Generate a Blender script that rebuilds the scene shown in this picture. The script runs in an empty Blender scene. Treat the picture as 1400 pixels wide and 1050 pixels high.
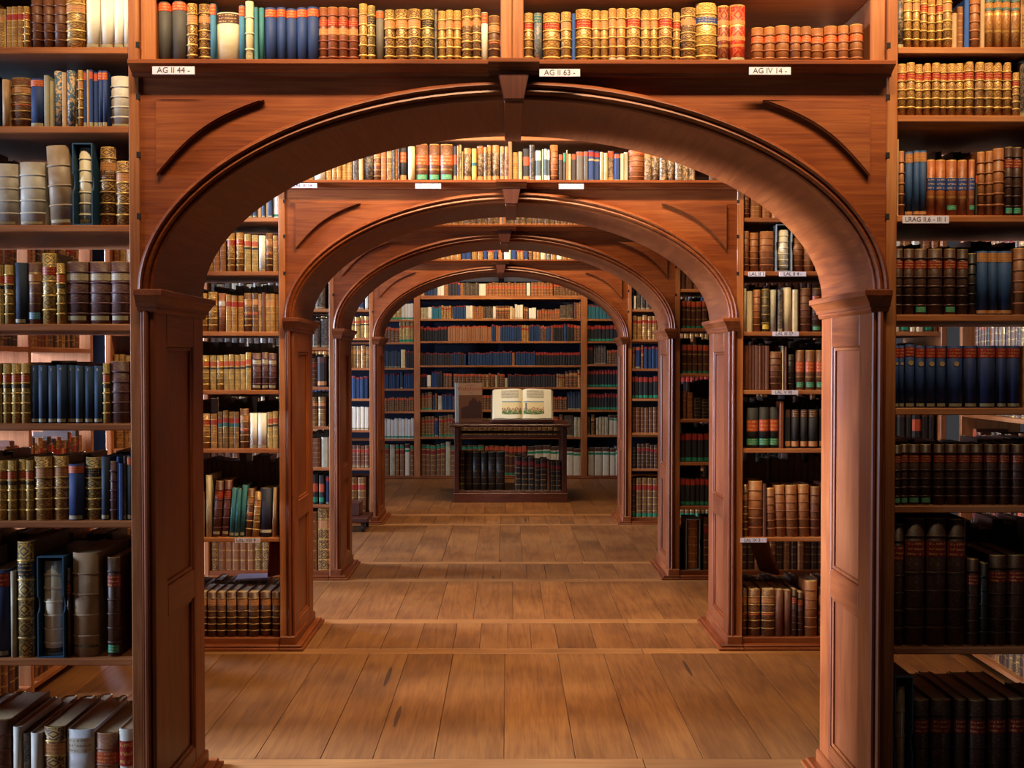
import bpy, bmesh, math, random
from mathutils import Vector, Matrix

# ------------------------------------------------------------------ camera, light, exposure
scene = bpy.context.scene
C = scene.collection
EYE = 1.487
FPX = 1530.0
cam_d = bpy.data.cameras.new('camera')
cam_d.sensor_width = 36.0
cam_d.lens = FPX / 1400 * 36
cam_d.clip_start = 0.05
cam = bpy.data.objects.new('camera', cam_d)
C.objects.link(cam)
cam.location = (0, 0, EYE)
PITCH = math.atan(31 / FPX)
YAW = math.atan(6.5 / FPX)
cam.rotation_euler = (math.pi / 2 - PITCH, 0, -YAW)
scene.camera = cam
CM = cam.rotation_euler.to_matrix()

world = bpy.data.worlds.new('world')
scene.world = world
world.use_nodes = True
world.node_tree.nodes['Background'].inputs[0].default_value = (0.5, 0.62, 0.85, 1)
world.node_tree.nodes['Background'].inputs[1].default_value = 0.02

WARM = (1.0, 0.72, 0.40)
DAY = (0.62, 0.76, 1.0)


def area(name, loc, target, sx, sy, energy, color, spread=180):
    l = bpy.data.lights.new(name, 'AREA')
    l.shape = 'RECTANGLE'
    l.size, l.size_y = sx, sy
    l.energy = energy
    l.color = color
    l.spread = math.radians(spread)
    o = bpy.data.objects.new(name, l)
    C.objects.link(o)
    o.location = loc
    d = Vector(target) - Vector(loc)
    o.rotation_euler = d.to_track_quat('-Z', 'Y').to_euler()
    return o


# ceiling strip lamps over every aisle (warm), one more added for the open book, and the tall windows in the side wall (daylight)
area('ceiling_lamp', (0.15, 2.62, 3.45), (0.15, 3.50, 2.55), 3.0, 0.10, 27, WARM, 58)
area('ceiling_lamp', (0.0, 4.85, 3.45), (0.0, 5.45, 2.15), 1.9, 0.10, 52, WARM, 96)
area('ceiling_lamp', (0.0, 7.00, 3.45), (0.0, 7.40, 2.0), 1.6, 0.10, 20, WARM, 110)
area('ceiling_lamp', (0.0, 9.30, 3.45), (0.0, 9.90, 2.0), 1.6, 0.10, 42, WARM, 120)
area('ceiling_lamp', (0.0, 11.3, 3.45), (0.0, 11.9, 0.9), 0.9, 0.10, 11, WARM, 80)  # added lamp, brightens the open book and standing volume from in front
area('ceiling_lamp', (0.0, 13.1, 3.45), (0.0, 14.2, 2.4), 2.2, 0.10, 25, WARM, 100)
area('window_daylight', (-5.5, 2.6, 1.9), (0.0, 3.3, 1.2), 0.8, 1.7, 270, DAY)
area('window_daylight', (-5.5, 4.5, 1.9), (1.1, 4.2, 1.75), 0.8, 1.7, 430, DAY, 64)
area('window_daylight', (-5.5, 7.0, 1.9), (1.1, 6.5, 1.5), 0.9, 1.7, 170, DAY, 90)
area('window_daylight', (-5.5, 9.2, 1.9), (1.1, 8.7, 1.3), 1.1, 1.7, 170, DAY, 90)
area('window_daylight', (-5.5, 12.4, 1.9), (2.0, 12.0, 1.0), 1.6, 1.7, 100, DAY)

scene.view_settings.view_transform = 'Standard'
scene.view_settings.look = 'None'
scene.view_settings.gamma = 1.0
scene.view_settings.use_curve_mapping = False
scene.view_settings.exposure = 0.0


def W(px, py, Y):
    """photo pixel -> point (x, z) on the upright plane y = Y"""
    d = CM @ Vector(((px - 700) / FPX, -(py - 525) / FPX, -1.0))
    t = Y / d.y
    return d.x * t, EYE + d.z * t


rnd = random.Random(7)


# ------------------------------------------------------------------ materials
def lin(c):
    c = c / 255.0
    return c / 12.92 if c <= 0.04045 else ((c + 0.055) / 1.055) ** 2.4


def rgb(r, g, b, a=1.0):
    return (lin(r), lin(g), lin(b), a)


class NT:
    def __init__(self, name):
        self.m = bpy.data.materials.new(name)
        self.m.use_nodes = True
        self.t = self.m.node_tree
        self.b = self.t.nodes['Principled BSDF']

    def n(self, typ, **kw):
        nd = self.t.nodes.new(typ)
        for k, v in kw.items():
            if k.startswith('i_'):
                nd.inputs[k[2:].replace('_', ' ')].default_value = v
            else:
                setattr(nd, k, v)
        return nd

    def l(self, a, b):
        self.t.links.new(a, b)

    def math(self, op, a, b=None, clamp=False):
        nd = self.t.nodes.new('ShaderNodeMath')
        nd.operation = op
        nd.use_clamp = clamp
        for i, v in enumerate((a, b)):
            if v is None:
                continue
            if isinstance(v, (int, float)):
                nd.inputs[i].default_value = v
            else:
                self.l(v, nd.inputs[i])
        return nd.outputs[0]

    def mix(self, f, a, b, mode='MIX'):
        nd = self.t.nodes.new('ShaderNodeMix')
        nd.data_type = 'RGBA'
        nd.blend_type = mode
        for s, v in ((nd.inputs[0], f), (nd.inputs[6], a), (nd.inputs[7], b)):
            if isinstance(v, (int, float, tuple)):
                s.default_value = v
            else:
                self.l(v, s)
        return nd.outputs[2]

    def ramp(self, f, stops):
        nd = self.t.nodes.new('ShaderNodeValToRGB')
        e = nd.color_ramp.elements
        while len(e) < len(stops):
            e.new(0.5)
        for el, (p, c) in zip(e, stops):
            el.position = p
            el.color = c
        self.l(f, nd.inputs[0])
        return nd.outputs[0]

    def bump(self, h, s=0.3, d=0.004):
        nd = self.n('ShaderNodeBump')
        nd.inputs['Strength'].default_value = s
        nd.inputs['Distance'].default_value = d
        self.l(h, nd.inputs['Height'])
        self.l(nd.outputs[0], self.b.inputs['Normal'])


def wood(name, axis, dark, mid, light, rough=0.42, grain=1.0, per_piece=True):
    t = NT(name)
    tc = t.n('ShaderNodeTexCoord')
    vec = tc.outputs['Object']
    if per_piece:
        oi = t.n('ShaderNodeObjectInfo')
        add = t.n('ShaderNodeVectorMath', operation='ADD')
        mul = t.math('MULTIPLY', oi.outputs['Random'], 37.0)
        t.l(vec, add.inputs[0])
        t.l(mul, add.inputs[1])
        vec = add.outputs[0]
    mp = t.n('ShaderNodeMapping')
    sc = {'x': (0.6, 9, 9), 'y': (9, 0.6, 9), 'z': (9, 9, 0.6)}[axis]
    mp.inputs['Scale'].default_value = sc
    t.l(vec, mp.inputs[0])
    n1 = t.n('ShaderNodeTexNoise', i_Scale=1.6 * grain, i_Detail=3.0, i_Distortion=0.5)
    t.l(mp.outputs[0], n1.inputs['Vector'])
    rings = t.math('FRACT', t.math('MULTIPLY', n1.outputs[0], 5.0))
    rings = t.math('ABSOLUTE', t.math('SUBTRACT', rings, 0.5))
    mp2 = t.n('ShaderNodeMapping')
    s2 = {'x': (6, 160, 160), 'y': (160, 6, 160), 'z': (160, 160, 6)}[axis]
    mp2.inputs['Scale'].default_value = s2
    t.l(vec, mp2.inputs[0])
    n2 = t.n('ShaderNodeTexNoise', i_Scale=1.0, i_Detail=2.0)
    t.l(mp2.outputs[0], n2.inputs['Vector'])
    n3 = t.n('ShaderNodeTexNoise', i_Scale=2.2, i_Detail=4.0)
    t.l(vec, n3.inputs['Vector'])
    f = t.math('ADD', t.math('MULTIPLY', rings, 0.26),
               t.math('ADD', t.math('MULTIPLY', n2.outputs[0], 0.40), t.math('MULTIPLY', n3.outputs[0], 0.62)))
    f = t.math('MULTIPLY', f, 0.92, True)
    col = t.ramp(f, [(0.25, dark), (0.5, mid), (0.8, light)])
    # knots
    vo = t.n('ShaderNodeTexVoronoi', i_Scale=0.55)
    t.l(mp.outputs[0], vo.inputs['Vector'])
    kn = t.math('LESS_THAN', vo.outputs['Distance'], 0.055)
    col = t.mix(t.math('MULTIPLY', kn, 0.75), col, (dark[0] * 0.35, dark[1] * 0.3, dark[2] * 0.3, 1))
    if per_piece:
        v = t.math('ADD', t.math('MULTIPLY', oi.outputs['Random'], 0.26), 0.87)
        hs = t.n('ShaderNodeHueSaturation')
        t.l(v, hs.inputs['Value'])
        t.l(col, hs.inputs['Color'])
        col = hs.outputs[0]
    t.l(col, t.b.inputs['Base Color'])
    rr = t.math('ADD', t.math('MULTIPLY', n3.outputs[0], 0.25), rough - 0.12)
    t.l(rr, t.b.inputs['Roughness'])
    t.bump(n2.outputs[0], 0.18, 0.002)
    return t.m


PD, PM, PL = rgb(72, 26, 7), rgb(114, 52, 16), rgb(148, 80, 32)
M = {}
for ax in 'xyz':
    M['wood_' + ax] = wood('pine_wood_' + ax, ax, PD, PM, PL)
for ax in 'xyz':
    M['pine_' + ax] = wood('bare_pine_' + ax, ax, rgb(116, 60, 28), rgb(156, 92, 50), rgb(188, 126, 76))
M['walnut_x'] = wood('walnut_wood_x', 'x', rgb(45, 18, 11), rgb(68, 28, 17), rgb(92, 42, 24), 0.4)
M['walnut_z'] = wood('walnut_wood_z', 'z', rgb(45, 18, 11), rgb(68, 28, 17), rgb(92, 42, 24), 0.4)
M['plank'] = wood('floor_plank_wood', 'y', rgb(74, 41, 16), rgb(116, 70, 29), rgb(147, 96, 43), 0.56, 0.8)
M['plank_x'] = wood('floor_strip_wood', 'x', rgb(106, 64, 30), rgb(142, 92, 46), rgb(168, 116, 62), 0.58, 0.8)


def attr_col(t):
    a = t.n('ShaderNodeAttribute', attribute_name='Col')
    return a


def book_mat(name, kind):
    t = NT(name)
    a = attr_col(t)
    tc = t.n('ShaderNodeTexCoord')
    uv = t.n('ShaderNodeSeparateXYZ')
    t.l(tc.outputs['UV'], uv.inputs[0])
    nz = t.n('ShaderNodeTexNoise', i_Scale=38.0, i_Detail=4.0)
    geo = t.n('ShaderNodeNewGeometry')
    t.l(geo.outputs['Position'], nz.inputs['Vector'])
    base = a.outputs['Color']
    if kind == 'leather':
        wear = t.math('ADD', t.math('MULTIPLY', nz.outputs[0], 0.9), 0.52)
        col = t.mix(1.0, base, wear, 'MULTIPLY')
        nd = t.n('ShaderNodeCombineXYZ')
        U, V = uv.outputs[0], uv.outputs[1]
        fu = t.math('ABSOLUTE', t.math('SUBTRACT', U, 0.5))
        fv = t.math('ABSOLUTE', t.math('SUBTRACT', t.math('FRACT', V), 0.5))
        dist = t.math('ADD', fu, fv)
        ring = t.math('LESS_THAN', t.math('ABSOLUTE', t.math('SUBTRACT', dist, 0.31)), 0.045)
        core = t.math('LESS_THAN', dist, 0.15)
        edge = t.math('GREATER_THAN', fv, 0.435)
        side = t.math('LESS_THAN', t.math('ABSOLUTE', t.math('SUBTRACT', fu, 0.44)), 0.025)
        vf = t.n('ShaderNodeTexNoise', i_Scale=1.0, i_Detail=2.0)
        mp = t.n('ShaderNodeMapping')
        mp.inputs['Scale'].default_value = (9, 9, 9)
        t.l(tc.outputs['UV'], mp.inputs[0])
        t.l(mp.outputs[0], vf.inputs['Vector'])
        fl = t.math('MULTIPLY', t.math('GREATER_THAN', vf.outputs[0], 0.53), t.math('GREATER_THAN', dist, 0.37))
        inside = t.math('MULTIPLY', t.math('GREATER_THAN', U, 0.03), t.math('LESS_THAN', U, 0.97))
        orn = t.math('MAXIMUM', t.math('MAXIMUM', ring, core), t.math('MAXIMUM', fl, side))
        al = a.outputs['Alpha']
        orn = t.math('MULTIPLY', orn, al)
        eg = t.math('MULTIPLY', edge, t.math('MULTIPLY', t.math('ADD', al, 0.45), t.math('GREATER_THAN', al, 0.02), True))
        wear2 = t.math('MULTIPLY', t.math('SUBTRACT', nz.outputs[0], 0.22), 2.4, True)
        mask = t.math('MULTIPLY', t.math('MULTIPLY', t.math('MAXIMUM', orn, eg), inside), wear2, True)
        mask = t.math('MULTIPLY', mask, 0.95)
        col = t.mix(mask, col, rgb(232, 190, 104))
        t.l(col, t.b.inputs['Base Color'])
        t.l(t.math('MULTIPLY', mask, 0.45), t.b.inputs['Metallic'])
        t.l(t.math('SUBTRACT', 0.5, t.math('MULTIPLY', mask, 0.15)), t.b.inputs['Roughness'])
        t.bump(nz.outputs[0], 0.25, 0.002)
    elif kind == 'cloth':
        wear = t.math('ADD', t.math('MULTIPLY', nz.outputs[0], 0.4), 0.8)
        col = t.mix(1.0, base, wear, 'MULTIPLY')
        t.l(col, t.b.inputs['Base Color'])
        t.b.inputs['Roughness'].default_value = 0.7
        n2 = t.n('ShaderNodeTexNoise', i_Scale=900.0)
        t.l(geo.outputs['Position'], n2.inputs['Vector'])
        t.bump(n2.outputs[0], 0.2, 0.001)
    elif kind == 'vellum':
        n2 = t.n('ShaderNodeTexNoise', i_Scale=16.0, i_Detail=5.0, i_Distortion=0.8)
        t.l(geo.outputs['Position'], n2.inputs['Vector'])
        st = t.math('MULTIPLY', t.math('SUBTRACT', n2.outputs[0], 0.42), 2.6, True)
        st = t.math('MULTIPLY', st, a.outputs['Alpha'])
        col = t.mix(st, base, rgb(120, 92, 62))
        t.l(col, t.b.inputs['Base Color'])
        t.b.inputs['Roughness'].default_value = 0.5
        t.bump(n2.outputs[0], 0.35, 0.004)
    elif kind == 'marble':
        n2 = t.n('ShaderNodeTexNoise', i_Scale=55.0, i_Detail=3.0, i_Distortion=2.0)
        t.l(geo.outputs['Position'], n2.inputs['Vector'])
        st = t.math('GREATER_THAN', n2.outputs[0], 0.52)
        st = t.math('MULTIPLY', st, t.math('ADD', a.outputs['Alpha'], 0.1))
        col = t.mix(st, base, rgb(196, 158, 112))
        t.l(col, t.b.inputs['Base Color'])
        t.b.inputs['Roughness'].default_value = 0.5
    return t.m


M['leather'] = book_mat('tooled_leather', 'leather')
M['cloth'] = book_mat('book_cloth', 'cloth')
M['vellum'] = book_mat('aged_vellum', 'vellum')
M['marble'] = book_mat('marbled_paper', 'marble')


def plain(name, col, rough=0.5, metal=0.0, var=0.25, scale=40.0):
    t = NT(name)
    tc = t.n('ShaderNodeTexCoord')
    nz = t.n('ShaderNodeTexNoise', i_Scale=scale, i_Detail=3.0)
    t.l(tc.outputs['Object'], nz.inputs['Vector'])
    w = t.math('ADD', t.math('MULTIPLY', nz.outputs[0], var * 2), 1 - var)
    t.l(t.mix(1.0, col, w, 'MULTIPLY'), t.b.inputs['Base Color'])
    t.b.inputs['Roughness'].default_value = rough
    t.b.inputs['Metallic'].default_value = metal
    return t.m


def print_mat(name, col, ink, rough=0.5):
    """label leather or paper with small stamped lines of lettering (UV driven)"""
    t = NT(name)
    tc = t.n('ShaderNodeTexCoord')
    uv = t.n('ShaderNodeSeparateXYZ')
    t.l(tc.outputs['UV'], uv.inputs[0])
    row = t.math('FRACT', t.math('MULTIPLY', uv.outputs[1], 3.0))
    lines = t.math('LESS_THAN', t.math('ABSOLUTE', t.math('SUBTRACT', row, 0.5)), 0.2)
    mp = t.n('ShaderNodeMapping')
    mp.inputs['Scale'].default_value = (14, 3, 1)
    t.l(tc.outputs['UV'], mp.inputs[0])
    nz = t.n('ShaderNodeTexNoise', i_Scale=1.3, i_Detail=1.0)
    t.l(mp.outputs[0], nz.inputs['Vector'])
    dash = t.math('GREATER_THAN', nz.outputs[0], 0.5)
    ins = t.math('LESS_THAN', t.math('ABSOLUTE', t.math('SUBTRACT', uv.outputs[0], 0.5)), 0.36)
    f = t.math('MULTIPLY', t.math('MULTIPLY', lines, dash), ins)
    t.l(t.mix(t.math('MULTIPLY', f, 0.55), col, ink), t.b.inputs['Base Color'])
    t.b.inputs['Roughness'].default_value = rough
    return t.m


LCOL = {'red': (150, 34, 20), 'org': (180, 72, 36), 'tan': (186, 126, 74), 'blk': (34, 26, 24), 'grn': (26, 130, 98),
        'wht': (206, 198, 178), 'blu': (40, 62, 120), 'ppr': (150, 138, 104), 'brn': (78, 44, 30), 'cya': (54, 120, 150),
        'lav': (178, 160, 132), 'drd': (124, 28, 18), 'yel': (200, 168, 60), 'tea': (38, 92, 96), 'emb': (170, 140, 96)}
GOLD = rgb(222, 178, 96)
INK = rgb(60, 50, 44)
LM = {k: print_mat('label_' + k, rgb(*v), INK if k in ('tan', 'wht', 'ppr', 'lav', 'yel') else GOLD) for k, v in LCOL.items()}
M['pages'] = plain('paper_page_edges', rgb(176, 148, 108), 0.8, 0, 0.3, 120)
M['tag'] = plain('white_card', rgb(214, 206, 222), 0.6, 0, 0.05)
M['ink'] = plain('black_ink', rgb(70, 62, 86), 0.7)
M['slip'] = plain('blue_slipcase_board', rgb(44, 78, 104), 0.5)
M['slip_grey'] = plain('grey_slipcase_board', rgb(120, 124, 128), 0.5)
M['plaster'] = plain('plaster', rgb(54, 46, 38), 0.9, 0, 0.05, 3)
M['navy'] = plain('navy_painted_boards', rgb(38, 44, 74), 0.6, 0, 0.15, 6)
M['black'] = plain('black_rubber', rgb(20, 20, 22), 0.6)
M['peg'] = plain('dark_peg_hole', rgb(18, 10, 7), 0.9)


# ------------------------------------------------------------------ mesh helpers
def tag(o, label=None, cat=None, group=None, kind=None):
    if label:
        o['label'] = label
    if cat:
        o['category'] = cat
    if group:
        o['group'] = group
    if kind:
        o['kind'] = kind
    return o


def link(name, me, mat, parent=None, loc=None):
    o = bpy.data.objects.new(name, me)
    if mat is not None and not me.materials:
        me.materials.append(mat)
    C.objects.link(o)
    if parent is not None:
        o.parent = parent
    if loc is not None:
        o.location = loc
    return o


def empty(name, loc):
    o = bpy.data.objects.new(name, None)
    o.empty_display_size = 0.1
    C.objects.link(o)
    o.location = loc
    return o


def pyd(name, verts, faces, smooth=False):
    me = bpy.data.meshes.new(name)
    me.from_pydata(verts, [], faces)
    me.update()
    if smooth:
        me.polygons.foreach_set('use_smooth', [True] * len(me.polygons))
    return me


def fix_normals(me):
    bm = bmesh.new()
    bm.from_mesh(me)
    bmesh.ops.recalc_face_normals(bm, faces=bm.faces)
    bm.to_mesh(me)
    bm.free()


def chbox(x0, x1, y0, y1, z0, z1, c=0.003):
    """chamfered box verts/faces (26 faces)"""
    c = min(c, (x1 - x0) * 0.3, (y1 - y0) * 0.3, (z1 - z0) * 0.3)
    vs, idx = [], {}
    X, Y, Z = (x0, x1), (y0, y1), (z0, z1)
    for i in (0, 1):
        for j in (0, 1):
            for k in (0, 1):
                sx, sy, sz = (c if i == 0 else -c), (c if j == 0 else -c), (c if k == 0 else -c)
                idx[i, j, k, 0] = len(vs); vs.append((X[i], Y[j] + sy, Z[k] + sz))
                idx[i, j, k, 1] = len(vs); vs.append((X[i] + sx, Y[j], Z[k] + sz))
                idx[i, j, k, 2] = len(vs); vs.append((X[i] + sx, Y[j] + sy, Z[k]))
    fs = []
    g = lambda i, j, k, a: idx[i, j, k, a]
    for i in (0, 1):
        fs.append([g(i, 0, 0, 0), g(i, 1, 0, 0), g(i, 1, 1, 0), g(i, 0, 1, 0)])
        fs.append([g(0, i, 0, 1), g(1, i, 0, 1), g(1, i, 1, 1), g(0, i, 1, 1)])
        fs.append([g(0, 0, i, 2), g(1, 0, i, 2), g(1, 1, i, 2), g(0, 1, i, 2)])
    for a in (0, 1):
        for b in (0, 1):
            fs.append([g(a, b, 0, 0), g(a, b, 1, 0), g(a, b, 1, 1), g(a, b, 0, 1)])
            fs.append([g(a, 0, b, 0), g(a, 1, b, 0), g(a, 1, b, 2), g(a, 0, b, 2)])
            fs.append([g(0, a, b, 1), g(1, a, b, 1), g(1, a, b, 2), g(0, a, b, 2)])
    for i in (0, 1):
        for j in (0, 1):
            for k in (0, 1):
                fs.append([g(i, j, k, 0), g(i, j, k, 1), g(i, j, k, 2)])
    return vs, fs


def box(name, x0, x1, y0, y1, z0, z1, mat, parent=None, c=0.003, off=(0, 0, 0)):
    if x1 < x0:
        x0, x1 = x1, x0
    vs, fs = chbox(x0 - off[0], x1 - off[0], y0 - off[1], y1 - off[1], z0 - off[2], z1 - off[2], c)
    me = pyd(name, vs, fs)
    fix_normals(me)
    return link(name, me, M[mat], parent)


def boxes(name, lst, mat, parent=None, c=0.003, off=(0, 0, 0)):
    V, F = [], []
    for b in lst:
        vs, fs = chbox(*b, c)
        n = len(V)
        V += [(v[0] - off[0], v[1] - off[1], v[2] - off[2]) for v in vs]
        F += [[i + n for i in f] for f in fs]
    me = pyd(name, V, F)
    fix_normals(me)
    return link(name, me, M[mat], parent)


def prism_xz(name, pts, y0, y1, mat, parent=None, off=(0, 0, 0), bevel=0.0):
    """polygon in the x-z plane extruded from y0 to y1"""
    bm = bmesh.new()
    a = [bm.verts.new((p[0] - off[0], y0 - off[1], p[1] - off[2])) for p in pts]
    f = bm.faces.new(a)
    r = bmesh.ops.extrude_face_region(bm, geom=[f])
    bmesh.ops.translate(bm, vec=(0, y1 - y0, 0), verts=[v for v in r['geom'] if isinstance(v, bmesh.types.BMVert)])
    bmesh.ops.recalc_face_normals(bm, faces=bm.faces)
    if bevel:
        bmesh.ops.bevel(bm, geom=[e for e in bm.edges], offset=bevel, segments=2, affect='EDGES')
    me = bpy.data.meshes.new(name)
    bm.to_mesh(me)
    bm.free()
    return link(name, me, M[mat], parent)


def prism_x(name, prof, x0, x1, mat, parent=None, off=(0, 0, 0)):
    """profile in the y-z plane extruded along x"""
    bm = bmesh.new()
    a = [bm.verts.new((x0 - off[0], p[0] - off[1], p[1] - off[2])) for p in prof]
    f = bm.faces.new(a)
    r = bmesh.ops.extrude_face_region(bm, geom=[f])
    bmesh.ops.translate(bm, vec=(x1 - x0, 0, 0), verts=[v for v in r['geom'] if isinstance(v, bmesh.types.BMVert)])
    bmesh.ops.recalc_face_normals(bm, faces=bm.faces)
    me = bpy.data.meshes.new(name)
    bm.to_mesh(me)
    bm.free()
    return link(name, me, M[mat], parent)


def text_mesh(body, size):
    cu = bpy.data.curves.new('lettering', 'FONT')
    cu.body = body
    cu.size = size
    cu.align_x = 'CENTER'
    cu.align_y = 'CENTER'
    cu.extrude = 0.0003
    cu.resolution_u = 3
    o = bpy.data.objects.new('lettering_tmp', cu)
    C.objects.link(o)
    dg = bpy.context.evaluated_depsgraph_get()
    me = bpy.data.meshes.new_from_object(o.evaluated_get(dg))
    bpy.data.objects.remove(o)
    bpy.data.curves.remove(cu)
    return me


# ------------------------------------------------------------------ the room
K = 3.5 / FPX
XL, XR = -5.6, 3.3
YF, YB = -1.0, 14.62
ZC = 3.6
ARCH_Y = [3.5, 5.77, 7.63, 10.22]
ARCH_C = [0.020, 0.021, -0.017, -0.060]
DEP = 0.56
BACK_Y = 14.2

floor = box('floor', XL, XR, YF, YB, -0.08, -0.014, 'plank')
tag(floor, 'worn brown board floor running under the arches', 'floor', kind='structure')


def plank(x0, x1, y0, y1, mat='plank'):
    cx, cy = (x0 + x1) / 2, (y0 + y1) / 2
    dz = rnd.uniform(-0.0012, 0.0)
    vs, fs = chbox(x0 - cx + 0.001, x1 - cx - 0.001, y0 - cy + 0.001, y1 - cy - 0.001, -0.0135, dz, 0.0015)
    me = pyd('plank', vs, fs)
    fix_normals(me)
    link('plank', me, M[mat], floor, (cx, cy, 0))


segs = []
prev = YF
for Y0 in ARCH_Y:
    segs.append((prev, Y0 - 0.10, 'main'))
    segs.append((Y0 - 0.10, Y0, 'strip'))
    segs.append((Y0, Y0 + DEP, 'pass'))
    segs.append((Y0 + DEP, Y0 + DEP + 0.10, 'strip'))
    prev = Y0 + DEP + 0.10
segs.append((prev, YB, 'main'))
for i, (a, b, kind) in enumerate(segs):
    if kind == 'strip':
        xs = [XL, -3.4, -1.6, 0.35 + 0.4 * rnd.random(), 1.75, XR]
        for q in range(len(xs) - 1):
            plank(xs[q], xs[q + 1], a, b, 'plank_x')
    elif kind == 'pass':
        x = -1.15
        while x < 1.15:
            w = rnd.uniform(0.12, 0.2)
            plank(x, min(x + w, 1.16), a, b)
            x += w
    else:
        # seams read from the photograph between first and second arch
        x = XL
        if i == 4:
            xs = [XL, -5.3, -5.0, -4.7, -4.4, -4.1, -3.8, -3.5, -3.2, -2.96, -2.7, -2.44, -2.2, -1.94, -1.68, -1.44, -1.2, -0.945, -0.70, -0.503, -0.275, -0.012, 0.256, 0.49, 0.735, 0.99, 1.22,
                  1.47, 1.72, 1.98, 2.24, 2.5, 2.76, 3.02, 3.3]
        else:
            xs = [x]
            while x < XR - 0.15:
                x += rnd.uniform(0.17, 0.28)
                xs.append(min(x, XR))
            xs[-1] = XR
        for q in range(len(xs) - 1):
            plank(xs[q], xs[q + 1], a, b)

wb = box('wall_back', XL, XR, YB, YB + 0.1, -0.08, ZC, 'navy')
tag(wb, 'dark navy wall behind the far bookcase', 'wall', kind='structure')
o = box('wall_right', XR, XR + 0.1, YF, YB + 0.1, -0.08, ZC, 'plaster')
tag(o, 'plain plaster side wall opposite the windows', 'wall', kind='structure')
o = box('wall_front', XL - 0.1, XR + 0.1, YF - 0.1, YF, -0.08, ZC, 'plaster')
tag(o, 'plain plaster wall closing the front aisle', 'wall', kind='structure')
o = box('ceiling', XL - 0.1, XR + 0.1, YF - 0.1, YB + 0.1, ZC, ZC + 0.1, 'plaster')
tag(o, 'plain plaster ceiling above the bookcases', 'ceiling', kind='structure')
# window wall: piers between tall windows
wins = [(2.15, 3.05, 1.0, 2.8), (4.05, 4.95, 1.0, 2.8), (6.55, 7.45, 1.0, 2.8), (8.65, 9.75, 1.0, 2.8), (11.6, 13.2, 1.0, 2.8)]
bl = []
y = YF
for (a, b, z0, z1) in wins:
    bl.append((XL - 0.1, XL, y, a, -0.08, ZC))
    bl.append((XL - 0.1, XL, a, b, -0.08, z0))
    bl.append((XL - 0.1, XL, a, b, z1, ZC))
    y = b
bl.append((XL - 0.1, XL, y, YB + 0.1, -0.08, ZC))
o = boxes('wall_left', bl, 'plaster', c=0.0005)
tag(o, 'plaster side wall with tall windows', 'wall', kind='structure')


# ------------------------------------------------------------------ arched bookcases
A_OUT, B_OUT = 510 * K, 282 * K
A_IN, B_IN = 490 * K, 258 * K
Z_SPR = EYE + (494 - 397) * K
Z_COR_T = EYE + (494 - 91) * K
Z_COR_B = EYE + (494 - 109) * K
NEXP = 1.94
X_POST = 523 * K         # outer face of the upright, from the arch centre
X_FRONT = 508 * K
Z_TOP = 3.02
Z_UP = 2.642
XEND_L, XEND_R = -2.07, 2.27


def arch_pt(t, a, b):
    c, s = math.cos(t), math.sin(t)
    x = a * math.copysign(abs(c) ** (2 / NEXP), c)
    z = b * abs(s) ** (2 / NEXP)
    return x, z


def arch_params(n=56):
    return [math.pi * i / n for i in range(n + 1)]


def sweep_arch(name, prof, mat, parent, cx, smooth=True):
    """prof: list of (k, y): k=0 outer curve, 1 inner curve"""
    ts = arch_params()
    V, F = [], []
    m = len(prof)
    for t in ts:
        for (k, yy) in prof:
            a = A_OUT + (A_IN - A_OUT) * k
            b = B_OUT + (B_IN - B_OUT) * k
            x, z = arch_pt(t, a, b)
            V.append((cx + x, yy, Z_SPR + z))
    for i in range(len(ts) - 1):
        for j in range(m):
            j2 = (j + 1) % m
            F.append([i * m + j, i * m + j2, (i + 1) * m + j2, (i + 1) * m + j])
    F.append(list(range(m)))
    F.append([(len(ts) - 1) * m + j for j in range(m)])
    me = pyd(name, V, F)
    fix_normals(me)
    o = link(name, me, M[mat], parent)
    if smooth:
        me.polygons.foreach_set('use_smooth', [True] * len(me.polygons))
        try:
            me.set_sharp_from_angle(angle=math.radians(28))
        except Exception:
            pass
    return o


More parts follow.
